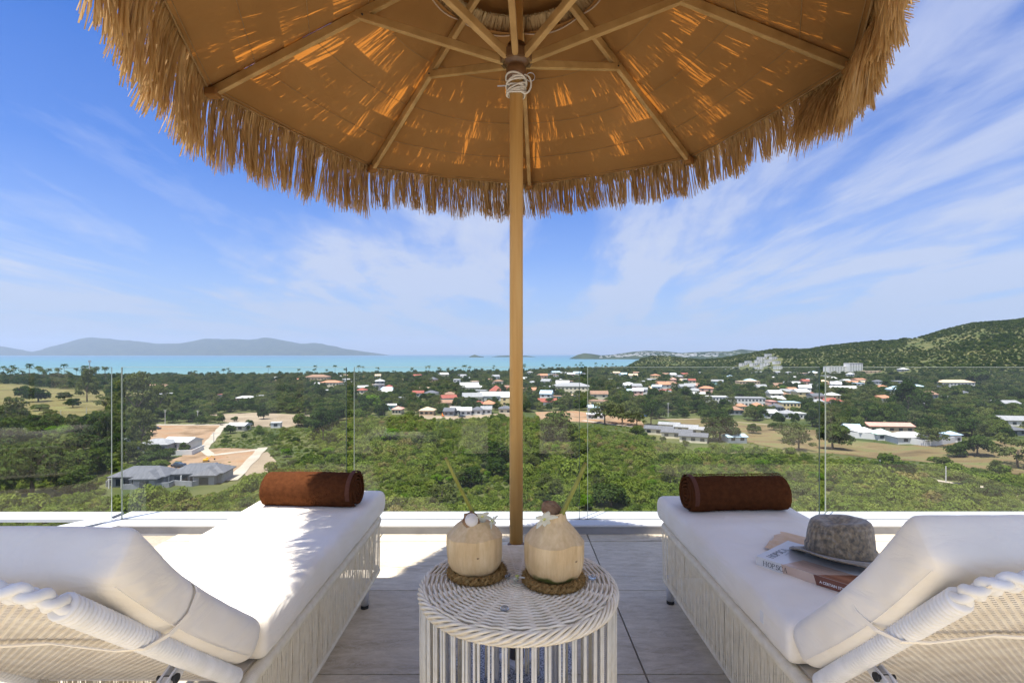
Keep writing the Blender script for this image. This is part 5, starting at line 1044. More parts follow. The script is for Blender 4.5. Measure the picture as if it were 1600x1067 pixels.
# serif capitals of the title built as strokes
def stroke_letters(s_, h, mat, org, ux, uy, nrm, adv=.86):
    G = {'H': [((0, 0), (0, 1), 2), ((.62, 0), (.62, 1), 2), ((0, .5), (.62, .5), 1), ((-.13, 0), (.13, 0), 1), ((-.13, 1), (.13, 1), 1), ((.49, 0), (.75, 0), 1), ((.49, 1), (.75, 1), 1)],
         'P': [((0, 0), (0, 1), 2), ((-.13, 0), (.15, 0), 1), ((-.13, 1), (.1, 1), 1), ('arc', (.12, .745), .32, .255, -90, 90), ((0, 1), (.14, 1), 1), ((0, .49), (.14, .49), 1)],
         'O': [('arc', (.33, .5), .36, .51, 0, 360)], 'C': [('arc', (.36, .5), .36, .51, 45, 315), ((.62, .99), (.62, .74), 1), ((.62, .01), (.62, .22), 1)],
         'S': [('arc', (.25, .74), .21, .25, 20, 250), ('arc', (.25, .27), .24, .27, -160, 90), ((.46, .98), (.46, .76), 1), ((.01, .02), (.01, .24), 1)],
         'A': [((0, 0), (.30, 1), 1), ((.30, 1), (.62, 0), 2.2), ((.1, .34), (.48, .34), 1), ((-.12, 0), (.12, 0), 1), ((.48, 0), (.76, 0), 1)]}
    b = MB(); X = 0
    def seg(p, q, w_):
        P_ = Vector(org)+Vector(ux)*(X+p[0])*h+Vector(uy)*p[1]*h; Q_ = Vector(org)+Vector(ux)*(X+q[0])*h+Vector(uy)*q[1]*h; d = (Q_-P_); L_ = d.length
        if L_ < 1e-9: return
        d.normalize(); sd = Vector(nrm).cross(d)*w_*h*.055*.5; P_ -= d*.01*h; Q_ += d*.01*h; b.add([P_-sd, Q_-sd, Q_+sd, P_+sd], [(0, 1, 2, 3)])
    for ch in s_:
        for g in G[ch]:
            if g[0] == 'arc':
                _, c, rx, ry, a0, a1 = g; n = 22
                for k in range(n):
                    p = [math.radians(a0+(a1-a0)*(k+e)/n) for e in (0, 1)]; w_ = 1+1.5*abs(math.cos((p[0]+p[1])/2)); seg((c[0]+rx*math.cos(p[0]), c[1]+ry*math.sin(p[0])), (c[0]+rx*math.cos(p[1]), c[1]+ry*math.sin(p[1])), w_)
            else: seg(*g)
        X += {'H': 1.0, 'O': .92, 'P': .78, 'S': .70, 'C': .88, 'A': .8}[ch]
    return b.build('title_lettering', mat, rt, fix=False)
stroke_letters('HOPSCA', .0135, m_ink, (.022, -.0009, .0065), (1, 0, 0), (0, 0, 1), (0, -1, 0))
stroke_letters('HOPSCA', .020, m_ink, (.040, .022, zt+.0004), (0, 1, 0), (-1, 0, 0), (0, 0, 1))
text('A CERTAIN STYLE', .0098, (.174, -.0010, .0085), (PI/2, 0, 0), m_inkw, .86, .0002)
text('RESIDENCES', .0042, (.052, .075, zt+.0004), (0, 0, PI/2), m_ink, 1.0)
# cloth
m_cloth = fabric('peach_cloth_mat', (.66, .46, .28), (.74, .56, .38), .5)
A, B_, C_, D_ = Vector((.812, 1.655, .4625)), Vector((.94, 1.80, .4625)), Vector((1.155, 1.60, .4625)), Vector((1.02, 1.43, .4625)); V = []; na, nb = 90, 50
for i in range(na+1):
    for j in range(nb+1):
        u = i/na; v = j/nb; p_ = A.lerp(D_, u).lerp(B_.lerp(C_, u), v); w_ = noise.noise(Vector((u*3, v*11, 2)))*.5+noise.noise(Vector((u*7, v*26, 5)))*.35
        e = min(u, 1-u, v, 1-v)*10; p_ = p_+Vector((noise.noise(Vector((u*5, v*5, 9)))*.018, noise.noise(Vector((u*5, v*5, 19)))*.018, max(0, .006+.016*w_*min(1, e)))); V.append(tuple(p_-A))
Fc = [(i*(nb+1)+j, i*(nb+1)+j+1, (i+1)*(nb+1)+j+1, (i+1)*(nb+1)+j) for i in range(na) for j in range(nb)]
o = obj('folded_cloth', mesh('folded_cloth', np.array(V), np.array(Fc), m_cloth, smooth=True), None, A); tag(o, 'crumpled peach cloth spread under the hat and book', 'cloth')
# hat
def tweed():
    m = bpy.data.materials.new('tweed_mat'); m.use_nodes = True; t = m.node_tree; p = t.nodes['Principled BSDF']; co = N(t, 'ShaderNodeTexCoord'); cs = []
    for st, sc_ in (((1.2, 6, 3), 22), ((6, 1.2, 4), 22), ((2, 2, 9), 20)):
        mp = N(t, 'ShaderNodeMapping'); mp.inputs['Scale'].default_value = st; mp.inputs['Rotation'].default_value = (.2, .3, .5); t.links.new(co.outputs['Object'], mp.inputs[0]); n = N(t, 'ShaderNodeTexNoise'); n.inputs['Scale'].default_value = sc_; n.inputs['Detail'].default_value = 4; t.links.new(mp.outputs[0], n.inputs[0]); cs.append(n.outputs[0])
    a = ramp(t, cs[0], [(.38, (.05, .045, .035)), (.47, (.14, .11, .07)), (.55, (.27, .22, .14)), (.66, (.38, .33, .25))]); b_ = ramp(t, cs[1], [(.36, (.07, .065, .05)), (.5, (.24, .185, .11)), (.60, (.42, .30, .14)), (.68, (.30, .27, .21))])
    c = mixc(t, .5, a, b_); c = mixc(t, mth(t, 'MULTIPLY', cs[2], .5), c, (.16, .14, .11)); t.links.new(c, p.inputs['Base Color']); p.inputs['Roughness'].default_value = .95; p.inputs['Sheen Weight'].default_value = .3
    bn = N(t, 'ShaderNodeBump'); bn.inputs['Strength'].default_value = .7; bn.inputs['Distance'].default_value = .003; t.links.new(cs[0], bn.inputs['Height']); t.links.new(bn.outputs[0], p.inputs['Normal']); return m
m_tweed = tweed()
hc = Vector((.972, 1.520, .500)); rt = thing('trilby_hat', 'grey tweed trilby hat resting on the book', 'hat', hc, .5); rt.rotation_euler = (math.radians(-4), math.radians(9), .5)
n = 72; prof = [(.0895, .0), (.0905, .012), (.089, .030), (.0865, .055), (.083, .078), (.078, .092), (.069, .099), (.054, .098), (.036, .090), (.018, .085), (0.001, .084)]; V = []
for (r_, z_) in prof:
    for j in range(n):
        a = 2*PI*j/n; ex = r_*1.13*math.cos(a); ey = r_*.95*math.sin(a); z = z_
        if z_ > .07: z += .010*math.cos(a)*r_/.08*(1) - .010*max(0, 1-abs(ey)/.03)*(1 if ex < .03 else .2)
        pin = max(0, math.cos(a-.0))**6*max(0, z_-.04)/.06; ey *= 1-.22*pin
        nz = noise.noise(Vector((ex*22, ey*22, z*22)))*.0022; V.append((ex+nz, ey+nz, z+nz*.6))
Fc = [(i*n+j, i*n+(j+1) % n, (i+1)*n+(j+1) % n, (i+1)*n+j) for i in range(len(prof)-1) for j in range(n)]
o = obj('hat_crown', mesh('hat_crown', np.array(V), np.array(Fc), m_tweed, smooth=True), rt)
b = MB(); bp = [(.0895, 0), (.100, -.004), (.113, -.008), (.126, -.011), (.1275, -.013), (.126, -.0145), (.100, -.0075), (.0885, -.003)]; V = []
for (r_, z_) in bp:
    for j in range(n):
        a = 2*PI*j/n; k = (r_-.089)/.037; V.append((r_*1.10*math.cos(a)-.004*k, r_*1.0*math.sin(a), z_+k*(.016*max(0, -math.cos(a))**2-.006*max(0, math.cos(a)))+k*.002*math.sin(5*a)))
b.add(V, [(i*n+j, i*n+(j+1) % n, ((i+1) % len(bp))*n+(j+1) % n, ((i+1) % len(bp))*n+j) for i in range(len(bp)) for j in range(n)]); b.build('brim', m_tweed, rt, smooth=True)
b = MB(); b.lathe([(.0905, .001), (.0925, .003), (.093, .020), (.0915, .023)], n=n, rf=lambda a, z: 1, cap=False); b.V = [(v[0]*1.13*.992, v[1]*.955, v[2]) for v in b.V]; b.build('hat_band', m_tweed, rt, smooth=True, fix=False)
b = MB(); P_ = [((.1265*math.cos(a))*1.10-.004, .1265*math.sin(a), -.0118+(.016*max(0, -math.cos(a))**2-.006*max(0, math.cos(a)))+.002*math.sin(5*a)) for a in [2*PI*k/72 for k in range(72)]]; b.tube(P_, .0016, 6, closed=True); b.build('brim_edge', m_tweed, rt, smooth=True)
# ================================================================= ADDED SHADE BEAM, OUT OF VIEW (keeps the sun off the lounger heads)
m_render = pmat('cream_render_mat', (.74, .68, .58), (.80, .74, .65), scale=2, rough=.9, spec=.1)
pg = thing('shade_beam_frame', 'added cream shade beam on two square posts, out of view over the lounger heads', 'shade beam', (.6, -.2, 0))
b = MB((.6, -.2, 0)); b.box((.6, .405, 3.05), (6.8, .51, .16)); b.build('crossbeam', m_render, pg)
for x in (-2.6, 3.8): b = MB((.6, -.2, 0)); b.box((x, .40, 1.483), (.22, .22, 2.966)); b.build('post', m_render, pg)
# ================================================================= ROUND WICKER TABLE
m_wick = pmat('wicker_mat', (.72, .63, .46), (.84, .76, .60), scale=30, rough=.5, spec=.4); TC = Vector((.016, 1.352, 0)); TZ = .488
rt = thing('wicker_table', 'round white wicker side table in front of the parasol pole', 'table', TC)
RT_ = .243; NS = 24
b = MB()
nr = 36
for i in range(nr):
    r_ = .030+(RT_-.030)*i/(nr-1); n = 96 if r_ > .1 else 72; ph = 0 if i % 2 == 0 else PI; pts = []
    for k in range(n):
        a = 2*PI*k/n; amp = .0036*min(1, r_/.10)+.0008; w_ = math.cos(NS*.5*a+ph); dome = .0045*abs(math.sin(NS*.5*a))*min(1, r_/.12)
        pts.append((r_*math.cos(a)+random.uniform(-1, 1)*.0003, r_*math.sin(a), TZ+.006+w_*amp+dome-.004*(r_/RT_)**3))
    b.tube(pts, .0035 if r_ > .06 else .0026, 5, closed=True)
o = b.build('woven_top', m_wick, rt, smooth=True, fix=False); o['kind'] = 'stuff'
for k in range(NS):
    a = 2*PI*(k+.5)/NS; b = MB()
    for da in (-.006, .006): b.tube([(math.cos(a)*.02, math.sin(a)*.02, TZ+.004), (math.cos(a+da)*.12, math.sin(a+da)*.12, TZ+.0045), (math.cos(a+da)*RT_, math.sin(a+da)*RT_, TZ), (math.cos(a+da)*(RT_+.006), math.sin(a+da)*(RT_+.006), TZ-.03)], .0027, 5)
    b.build('spoke', m_wick, rt, smooth=True, fix=False)
b = MB(); b.lathe([(.005, TZ+.006), (.030, TZ+.008), (.034, TZ+.003)], n=24, cap=False); b.build('centre_disc', m_wick, rt, smooth=True)
# plaited rim: six strands running obliquely round it
for st in range(7):
    for row in range(1):
        b = MB(); pts = []; n = 420
        for k in range(n):
            a = 2*PI*k/n; ph = a*9+st*2*PI/7; pts.append(((.2490+.0085*math.cos(ph))*math.cos(a), (.2490+.0085*math.cos(ph))*math.sin(a), TZ-.011+.0135*math.sin(ph)))
        b.tube(pts, .0040, 6, closed=True); b.build('rim_strand', m_wick, rt, smooth=True, fix=False)
b = MB(); b.tube([(.249*math.cos(2*PI*k/64), .249*math.sin(2*PI*k/64), TZ-.013) for k in range(64)], .0085, 8, closed=True); b.build('rim_core', m_wick, rt, smooth=True)
for zz_ in (.02, .462): b = MB(); b.tube([(.2435*math.cos(2*PI*k/64), .2435*math.sin(2*PI*k/64), zz_) for k in range(64)], .006, 8, closed=True); b.build('hoop', m_alu, rt, smooth=True)
cm = MB(); cm.tube([(0, 0, .016), (0, 0, .464)], .0033, 6); cme = mesh('cord', np.array(cm.V), cm.F, m_cord, smooth=True)
for k in range(54):
    for da in (-.0165, .0165):
        a = 2*PI*(k+.5)/50+da+random.uniform(-.006, .006); obj('cord', cme, rt, (.2515*math.cos(a), .2515*math.sin(a), 0), (random.uniform(-.004, .004), random.uniform(-.004, .004), 0))
for k in range(8):
    a = 2*PI*(k+.5)/8-.12; b = MB(); wrapped(b, [(.236*math.cos(a), .236*math.sin(a), 0), (.236*math.cos(a), .236*math.sin(a), .465)], .0085, .005, .0008, 10); b.build('leg', m_alu, rt, smooth=True)
m_pad = bpy.data.materials.new('clear_pad_mat'); m_pad.use_nodes = True; q = m_pad.node_tree.nodes['Principled BSDF']; q.inputs['Transmission Weight'].default_value = .8; q.inputs['Roughness'].default_value = .1; q.inputs['Base Color'].default_value = (.85, .87, .88, 1)
for x, y in ((-.115+.016, -.145), (.145, -.012+.02), (-.03, -.145), (.0, .1)):
    pass
for x, y in ((-.0165*2, -.168), (.195, -.005), (-.030, .012)):
    b = MB(); b.lathe([(.0, .0), (.010, .0), (.0105, .002), (.009, .0055), (.006, .006), (.0055, .004), (.0, .004)], (x, y, TZ+.0135), 20, cap=False); b.build('clear_pad', m_pad, rt, smooth=True)

# ================================================================= COCONUTS
def coco_mat(name, gz):
    m = bpy.data.materials.new(name); m.use_nodes = True; t = m.node_tree; p = t.nodes['Principled BSDF']; co = N(t, 'ShaderNodeTexCoord'); mp = N(t, 'ShaderNodeMapping'); mp.inputs['Scale'].default_value = (1, 1, .14); t.links.new(co.outputs['Object'], mp.inputs[0])
    n1 = N(t, 'ShaderNodeTexNoise'); n1.inputs['Scale'].default_value = 90; n1.inputs['Detail'].default_value = 8; n1.inputs['Roughness'].default_value = .65; t.links.new(mp.outputs[0], n1.inputs[0]); n2 = N(t, 'ShaderNodeTexNoise'); n2.inputs['Scale'].default_value = 14; n2.inputs['Detail'].default_value = 6; t.links.new(co.outputs['Object'], n2.inputs[0]); n3 = N(t, 'ShaderNodeTexNoise'); n3.inputs['Scale'].default_value = 55; n3.inputs['Detail'].default_value = 2; t.links.new(co.outputs['Object'], n3.inputs[0])
    c = ramp(t, n1.outputs[0], [(.30, (.46, .30, .13)), (.5, (.64, .455, .225)), (.68, (.76, .59, .34))]); c = mixc(t, .5, c, ramp(t, n2.outputs[0], [(.3, (.54, .36, .165)), (.7, (.77, .60, .35))]))
    c = mixc(t, ramp(t, n3.outputs[0], [(.72, (0, 0, 0)), (.76, (.8, .8, .8))]), c, (.16, .09, .04))
    s_ = N(t, 'ShaderNodeSeparateXYZ'); t.links.new(co.outputs['Object'], s_.inputs[0]); z = mth(t, 'ADD', s_.outputs[2], mth(t, 'MULTIPLY', mth(t, 'SUBTRACT', n2.outputs[0], .5), .06))
    gr = ramp(t, mth(t, 'MULTIPLY', z, 10.0), [(gz*10, (1, 1, 1)), (gz*10+.07, (0, 0, 0))]); c = mixc(t, gr, c, (.10, .11, .025)); t.links.new(c, p.inputs['Base Color']); p.inputs['Roughness'].default_value = .62; p.inputs['Specular IOR Level'].default_value = .3; p.inputs['Subsurface Weight'].default_value = .08; p.inputs['Subsurface Radius'].default_value = (.01, .006, .003)
    bn = N(t, 'ShaderNodeBump'); bn.inputs['Strength'].default_value = .55; bn.inputs['Distance'].default_value = .002; t.links.new(n1.outputs[0], bn.inputs['Height']); t.links.new(bn.outputs[0], p.inputs['Normal']); return m
m_husk = pmat('husk_mat', (.20, .10, .045), (.36, .22, .11), scale=60, rough=.9, bump=.6); m_cflesh = pmat('coconut_flesh_mat', (.72, .66, .56), (.78, .73, .65), scale=20, rough=.5, bump=.2); m_stem = pmat('green_stalk_mat', (.20, .20, .02), (.34, .33, .06), scale=25, stretch=(1, 1, .15), rough=.45, spec=.45); m_hole = pmat('coconut_hollow_mat', (.10, .06, .03), rough=.9)
m_petal = pmat('orchid_petal_mat', (.76, .76, .64), (.80, .80, .74), scale=20, rough=.5, trans=((.75, .8, .55), .35)); m_fcen = pmat('orchid_centre_mat', (.50, .55, .14), (.62, .62, .20), scale=40, rough=.6); m_coir = pmat('coir_mat', (.15, .085, .025), (.36, .23, .085), scale=90, rough=.9, spec=.15, c3=(.26, .15, .05))
def flower(x, y, z, sc, rx, ry, rz, label, name='orchid_flower'):
    rt = thing(name, label, 'flower', (x, y, z)); rt.rotation_euler = (rx, ry, rz); r = random.Random(int(x*1000))
    for k in range(5):
        a = 2*PI*k/5+r.uniform(-.1, .1); b = MB(); V = []; L = sc*(1.0 if k else 1.15); W = sc*(.40 if k in (0, 2, 3) else .58)
        for i in range(9):
            q = i/8; w_ = W*math.sin(PI*min(.98, q*.88+.08))**.8; cz = L*(.35*q-.42*q*q)
            for s_ in (-1, -.5, 0, .5, 1): V.append((math.cos(a)*L*q-math.sin(a)*w_*s_*.6, math.sin(a)*L*q+math.cos(a)*w_*s_*.6, cz-.12*L*abs(s_)*q+.02*L*math.sin(s_*5+k)))
        b.add(V, [(i*5+j, i*5+j+1, (i+1)*5+j+1, (i+1)*5+j) for i in range(8) for j in range(4)]); b.build('petal', m_petal, rt, smooth=True, fix=False)
    b = MB(); b.lathe([(.001, -.05*sc), (.16*sc, .02*sc), (.20*sc, .16*sc), (.13*sc, .30*sc), (.05*sc, .26*sc), (.001, .2*sc)], n=12, cap=False); b.build('flower_centre', m_fcen, rt, smooth=True); return rt
def nest(x, y, R, label, seed):
    """a plaited ring of coir with loose ends sticking out"""
    rt = thing('coir_ring', label, 'coir ring', (x, y, TZ+.012)); b = MB(); r = random.Random(seed)
    for st in range(3):
        pts = []
        for k in range(90): a = 2*PI*k/90; ph = a*9+st*2.09; pts.append(((R+.007*math.cos(ph))*math.cos(a), (R+.007*math.cos(ph))*math.sin(a), .011+.006*math.sin(ph)))
        b.tube(pts, .006, 6, closed=True)
    b.build('coir_plait', m_coir, rt, smooth=True); VV = []; FF = []
    for k in range(5200):
        a = r.uniform(0, 2*PI); ph = r.uniform(0, 2*PI); c0 = Vector(((R+.011*math.cos(ph))*math.cos(a), (R+.011*math.cos(ph))*math.sin(a), .011+.010*math.sin(ph))); t_ = Vector((-math.sin(a), math.cos(a), 0)); o_ = Vector((math.cos(ph)*math.cos(a), math.cos(ph)*math.sin(a), math.sin(ph)))
        d = (t_*r.choice([-1, 1])*r.uniform(.2, 1)+o_*r.uniform(.3, 1.1)+Vector((0, 0, r.uniform(-.2, .3)))).normalized(); L = r.uniform(.004, .013); s_ = d.cross(o_).normalized()*.0006 if d.cross(o_).length > .01 else t_*.0006
        e = c0+d*L; e.z = max(e.z, .0005); c0.z = max(c0.z, .0005); b0 = len(VV); VV += [tuple(c0-s_), tuple(c0+s_), tuple(e)]; FF.append((b0, b0+1, b0+2))
    o = obj('coir_bristles', mesh('coir_bristles', np.array(VV), np.array(FF), m_coir), rt); o['kind'] = 'stuff'; return rt
def coconut(x, y, nf, prof, label, rz, mat, seed, tilt=(0, 0)):
    rt = thing('coconut', label, 'coconut', (x, y, TZ+.016)); rt.rotation_euler = (tilt[0], tilt[1], rz); r = random.Random(seed); cuts = sorted(r.uniform(-.25, .25)+2*PI*k/nf for k in range(nf)); dep = [r.uniform(.93, 1.0) for _ in cuts]
    def rf(th, z, blend=.5):
        best = 9
        for c_, d_ in zip(cuts, dep):
            q = math.cos(th-c_)
            if q > .2: best = min(best, d_/q)
        best = min(best, 1.06); return 1*(1-blend)+best*blend
    b = MB(); n = 96; V = []
    for (r_, z_) in prof:
        for j in range(n):
            th = 2*PI*j/n; wv = noise.noise(Vector((math.cos(th)*2.2+seed, math.sin(th)*2.2, z_*18))); q = r_*rf(th, z_)*(1+.018*wv); zoff = .008*noise.noise(Vector((math.cos(th)*1.6, math.sin(th)*1.6, seed)))*(1 if .05 < z_ < .14 else .3); V.append((q*math.cos(th), q*math.sin(th), z_+zoff))
    k = len(prof); b.add(V, [(i*n+j, i*n+(j+1) % n, (i+1)*n+(j+1) % n, (i+1)*n+j) for i in range(k-1) for j in range(n)]+[tuple(range(n-1, -1, -1)), tuple((k-1)*n+j for j in range(n))])
    o = b.build('shell', mat, rt, smooth=True); md = o.modifiers.new('e', 'EDGE_SPLIT'); md.split_angle = math.radians(24); return rt
nest(-.094, 1.372, .066, 'coir ring under the left coconut', 1); nest(.108, 1.330, .069, 'coir ring under the right coconut', 2)
c1 = coconut(-.099, 1.374, 8, [(.040, 0), (.052, .006), (.062, .016), (.0705, .030), (.0735, .050), (.0745, .078), (.0738, .1035), (.0738, .1045), (.0725, .1055), (.055, .124), (.036, .1405), (.033, .1415), (.030, .140), (.020, .136)], 'trimmed coconut on the left of the table', .3, coco_mat('left_coconut_mat', .010), 3)
b = MB(); b.lathe([(.001, .1405), (.0195, .1405)], n=24, cap=False); b.build('cut_opening', m_hole, c1)
b = MB(); R = Matrix.Rotation(math.radians(58), 3, 'X') @ Matrix.Rotation(.3, 3, 'Z'); L_ = []
tmp = MB(); tmp.lathe([(.001, .008), (.0165, .008), (.0175, .0035), (.0155, .0), (.001, -.002)], n=28, cap=False); b.add([R @ Vector(v)+Vector((-.0155, -.024, .150)) for v in tmp.V], tmp.F); b.build('cut_lid', m_cflesh, c1, smooth=True)
b = MB(); tmp = MB(); tmp.lathe([(.0165, .0045), (.0225, .001), (.0215, -.009), (.012, -.013), (.001, -.014)], n=22, rf=lambda a, z: 1+.09*math.sin(a*7)+.05*math.sin(a*13), cap=False); b.add([R @ Vector(v)+Vector((-.0155, -.023, .150)) for v in tmp.V], tmp.F); b.build('husk_rim', m_husk, c1, smooth=False)
def stalk(x0, y0, z0, x1, y1, z1, r_, label):
    rt = thing('green_straw', label, 'straw', (x0, y0, z0)); a = Vector((0, 0, 0)); c = Vector((x1-x0, y1-y0, z1-z0)); b = MB(); b.tube([a.lerp(c, k/8)+Vector((0, 0, .002*math.sin(k*.8))) for k in range(9)], [r_*(1-.03*k) for k in range(9)], 12); b.build('stalk', m_stem, rt, smooth=True)
    b = MB(); b.tube([c*.997, c*1.008], [r_*.8, r_*.72], 12); b.build('cut_tip', m_husk, rt); return rt
stalk(-.093, 1.372, .640, -.1745, 1.355, .815, .0055, 'thin green stalk straw leaning left out of the left coconut')
flower(-.078, 1.350, .662, .026, -.9, .2, .4, 'white orchid on the lid of the left coconut'); flower(-.050, 1.345, .652, .020, -1.2, .5, 1.3, 'small white orchid drooping at the right side of the left coconut')
c2 = coconut(.108, 1.333, 7, [(.038, 0), (.052, .007), (.064, .018), (.0715, .034), (.0745, .052), (.0755, .075), (.0755, .1035), (.0755, .1045), (.0742, .1055), (.060, .124), (.044, .143), (.033, .154), (.0305, .160), (.0285, .171), (.026, .176), (.0215, .174), (.019, .165)], 'trimmed coconut on the right of the table, with a raised neck', .9, coco_mat('right_coconut_mat', .018), 8, (0, .03))
b = MB(); b.lathe([(.001, .166), (.020, .166)], n=24, cap=False); b.build('cut_opening', m_hole, c2)
b = MB(); R = Matrix.Rotation(math.radians(22), 3, 'X') @ Matrix.Rotation(-.3, 3, 'Y'); tmp = MB(); tmp.lathe([(.001, .012), (.018, .011), (.0255, .004), (.0265, -.002), (.020, -.004), (.001, -.004)], n=26, rf=lambda a, z: 1+.05*math.sin(a*5)+.03*math.sin(a*11), cap=False); b.add([R @ Vector(v)+Vector((.006, .016, .180)) for v in tmp.V], tmp.F); b.build('cut_lid', m_husk, c2, smooth=True)
stalk(.118, 1.318, .655, .1945, 1.362, .800, .0068, 'thick green stalk straw leaning right out of the right coconut')
flower(.082, 1.297, .672, .030, -1.1, -.2, .2, 'white orchid tucked beside the right green stalk'); flower(.014, 1.325, TZ+.024, .028, -.5, .1, .5, 'white orchid lying on the table between the coconuts')

# ================================================================= PARASOL
PC = Vector((.014, 1.68, 0)); m_pw = pmat('pole_wood_mat', (.56, .30, .085), (.66, .40, .135), scale=16, stretch=(3, 3, .16), rough=.5, spec=.35, bump=.06); m_rib = pmat('rib_wood_mat', (.30, .175, .062), (.42, .26, .10), scale=14, stretch=(1, 1, 1), rough=.55, spec=.3); m_brass = pmat('dark_bronze_mat', (.10, .05, .02), (.16, .08, .035), scale=20, rough=.4, spec=.5)
par = thing('thatched_parasol', 'raffia fringed parasol with wooden pole standing behind the wicker table', 'parasol', PC)
b = MB(); b.tube([(0, 0, .46), (0, 0, 1.5), (0, 0, 2.46)], [.0218, .0218, .0218], 32); b.build('pole', m_pw, par, smooth=True)
b = MB(); b.lathe([(.024, .452), (.029, .455), (.029, .468), (.0225, .474)], n=28, cap=True); b.build('pole_collar', m_brass, par, smooth=True)
CZ = 2.49; RZ = 2.0; RR = 1.06; A0 = math.radians(4.3); VR = .30
ang_ = [A0+k*PI/4 for k in range(8)]      # clockwise from +y
dirp = lambda a: Vector((math.sin(a), math.cos(a), 0)); RM = [1.0+.02*math.cos(a-math.radians(10)) for a in ang_]
def rp(k, t, dz=0.0): k %= 8; d = dirp(ang_[k]); return d*RR*RM[k]*t+Vector((0, 0, CZ-(CZ-RZ)*t+dz))
def bar(b, a, c, w_, h_, up=Vector((0, 0, 1))):
    a = Vector(a); c = Vector(c); d = (c-a).normalized(); s_ = d.cross(up).normalized(); u = s_.cross(d).normalized(); V = [p+s_*sx_*w_/2+u*sy*h_/2 for p in (a, c) for sx_, sy in ((-1, -1), (1, -1), (1, 1), (-1, 1))]
    b.add(V, [(3, 2, 1, 0), (4, 5, 6, 7), (0, 1, 5, 4), (1, 2, 6, 5), (2, 3, 7, 6), (3, 0, 4, 7)])
for k in range(8):
    b = MB(); bar(b, rp(k, .03, -.022), rp(k, .985, -.022), .018, .030); rb = b.build('rib', m_rib, par); bevel(rb, .0025)
    b = MB(); d = dirp(ang_[k]); h0 = d*.040+Vector((0, 0, 2.052)); h1 = rp(k, .485, -.034); sd = Vector((d.y, -d.x, 0))*.0; bar(b, h0, h1+(h1-h0).normalized()*.03, .020, .026); st = b.build('strut', m_rib, par); bevel(st, .0025)
    b = MB(); b.tube([h1-Vector((d.y, -d.x, 0))*.014, h1+Vector((d.y, -d.x, 0))*.014], .003, 8); b.build('pivot_pin', m_blk, st)
    b = MB(); b.tube([rp(k, .985, -.022), rp(k, 1.0, -.022)], .008, 8); b.build('tip_cap', m_brass, rb)
b = MB(); b.lathe([(.0225, 1.985), (.031, 1.988), (.033, 2.02), (.028, 2.026), (.028, 2.036), (.044, 2.042), (.046, 2.064), (.040, 2.072), (.030, 2.076), (.030, 2.10), (.0225, 2.105)], n=32, cap=False); b.build('runner_hub', m_brass, par, smooth=True)
b = MB()
for k in range(8): d = dirp(ang_[k]+PI/8); b.box(d*.046+Vector((0, 0, 2.055)), (.010, .024, .030), rz=-(ang_[k]+PI/8)+PI/2)
b.build('hub_lugs', m_brass, par)
b = MB(); b.lathe([(.0225, 2.40), (.05, 2.41), (.055, 2.46), (.03, 2.50), (.0, 2.53)], n=24, cap=False); b.build('crown_hub', m_brass, par, smooth=True)
# cloth gores
def cloth_mat():
    m = bpy.data.materials.new('canopy_cloth_mat'); m.use_nodes = True; t = m.node_tree; t.nodes.clear(); out = N(t, 'ShaderNodeOutputMaterial'); co = N(t, 'ShaderNodeTexCoord'); n = N(t, 'ShaderNodeTexNoise'); n.inputs['Scale'].default_value = 3; n.inputs['Detail'].default_value = 8; t.links.new(co.outputs['Object'], n.inputs[0])
    c = ramp(t, n.outputs[0], [(.3, (.31, .162, .056)), (.7, (.40, .218, .080))]); n2 = N(t, 'ShaderNodeTexNoise'); n2.inputs['Scale'].default_value = 9; n2.inputs['Detail'].default_value = 5; n2.inputs['Distortion'].default_value = .8; t.links.new(co.outputs['Object'], n2.inputs[0])
    bn = N(t, 'ShaderNodeBump'); bn.inputs['Strength'].default_value = .35; bn.inputs['Distance'].default_value = .02; t.links.new(n2.outputs[0], bn.inputs['Height'])
    d = N(t, 'ShaderNodeBsdfDiffuse'); tl = N(t, 'ShaderNodeBsdfTranslucent'); t.links.new(c, d.inputs[0]); tl.inputs[0].default_value = (.56, .19, .022, 1)
    for q in (d, tl): t.links.new(bn.outputs[0], q.inputs['Normal'])
    mx = N(t, 'ShaderNodeMixShader'); mx.inputs[0].default_value = .34; t.links.new(d.outputs[0], mx.inputs[1]); t.links.new(tl.outputs[0], mx.inputs[2]); t.links.new(mx.outputs[0], out.inputs[0]); return m
m_can = cloth_mat(); m_hemc = pmat('canopy_hem_mat', (.24, .135, .045), (.31, .18, .07), scale=30, rough=.9); m_pip = pmat('vent_piping_mat', (.45, .32, .22), rough=.8)
m_raf = pmat('raffia_mat', (.30, .165, .055), (.60, .40, .18), scale=70, stretch=(1, 1, .12), rough=.65, spec=.25, trans=((.66, .38, .12), .28), c3=(.44, .27, .105)); m_thatch = pmat('thatch_mat', (.34, .22, .10), (.50, .36, .18), scale=10, rough=.8, trans=((.5, .22, .05), .10))
def gp_(k, v, t, dz=0.0):
    a = rp(k, t, dz); c = rp(k+1, t, dz); p_ = a.lerp(c, v); sag = -.022*math.sin(PI*v)*math.sin(PI*min(1, max(0, (t-.1)/.9)))-.010*math.sin(PI*v)*t; return p_+Vector((0, 0, sag))
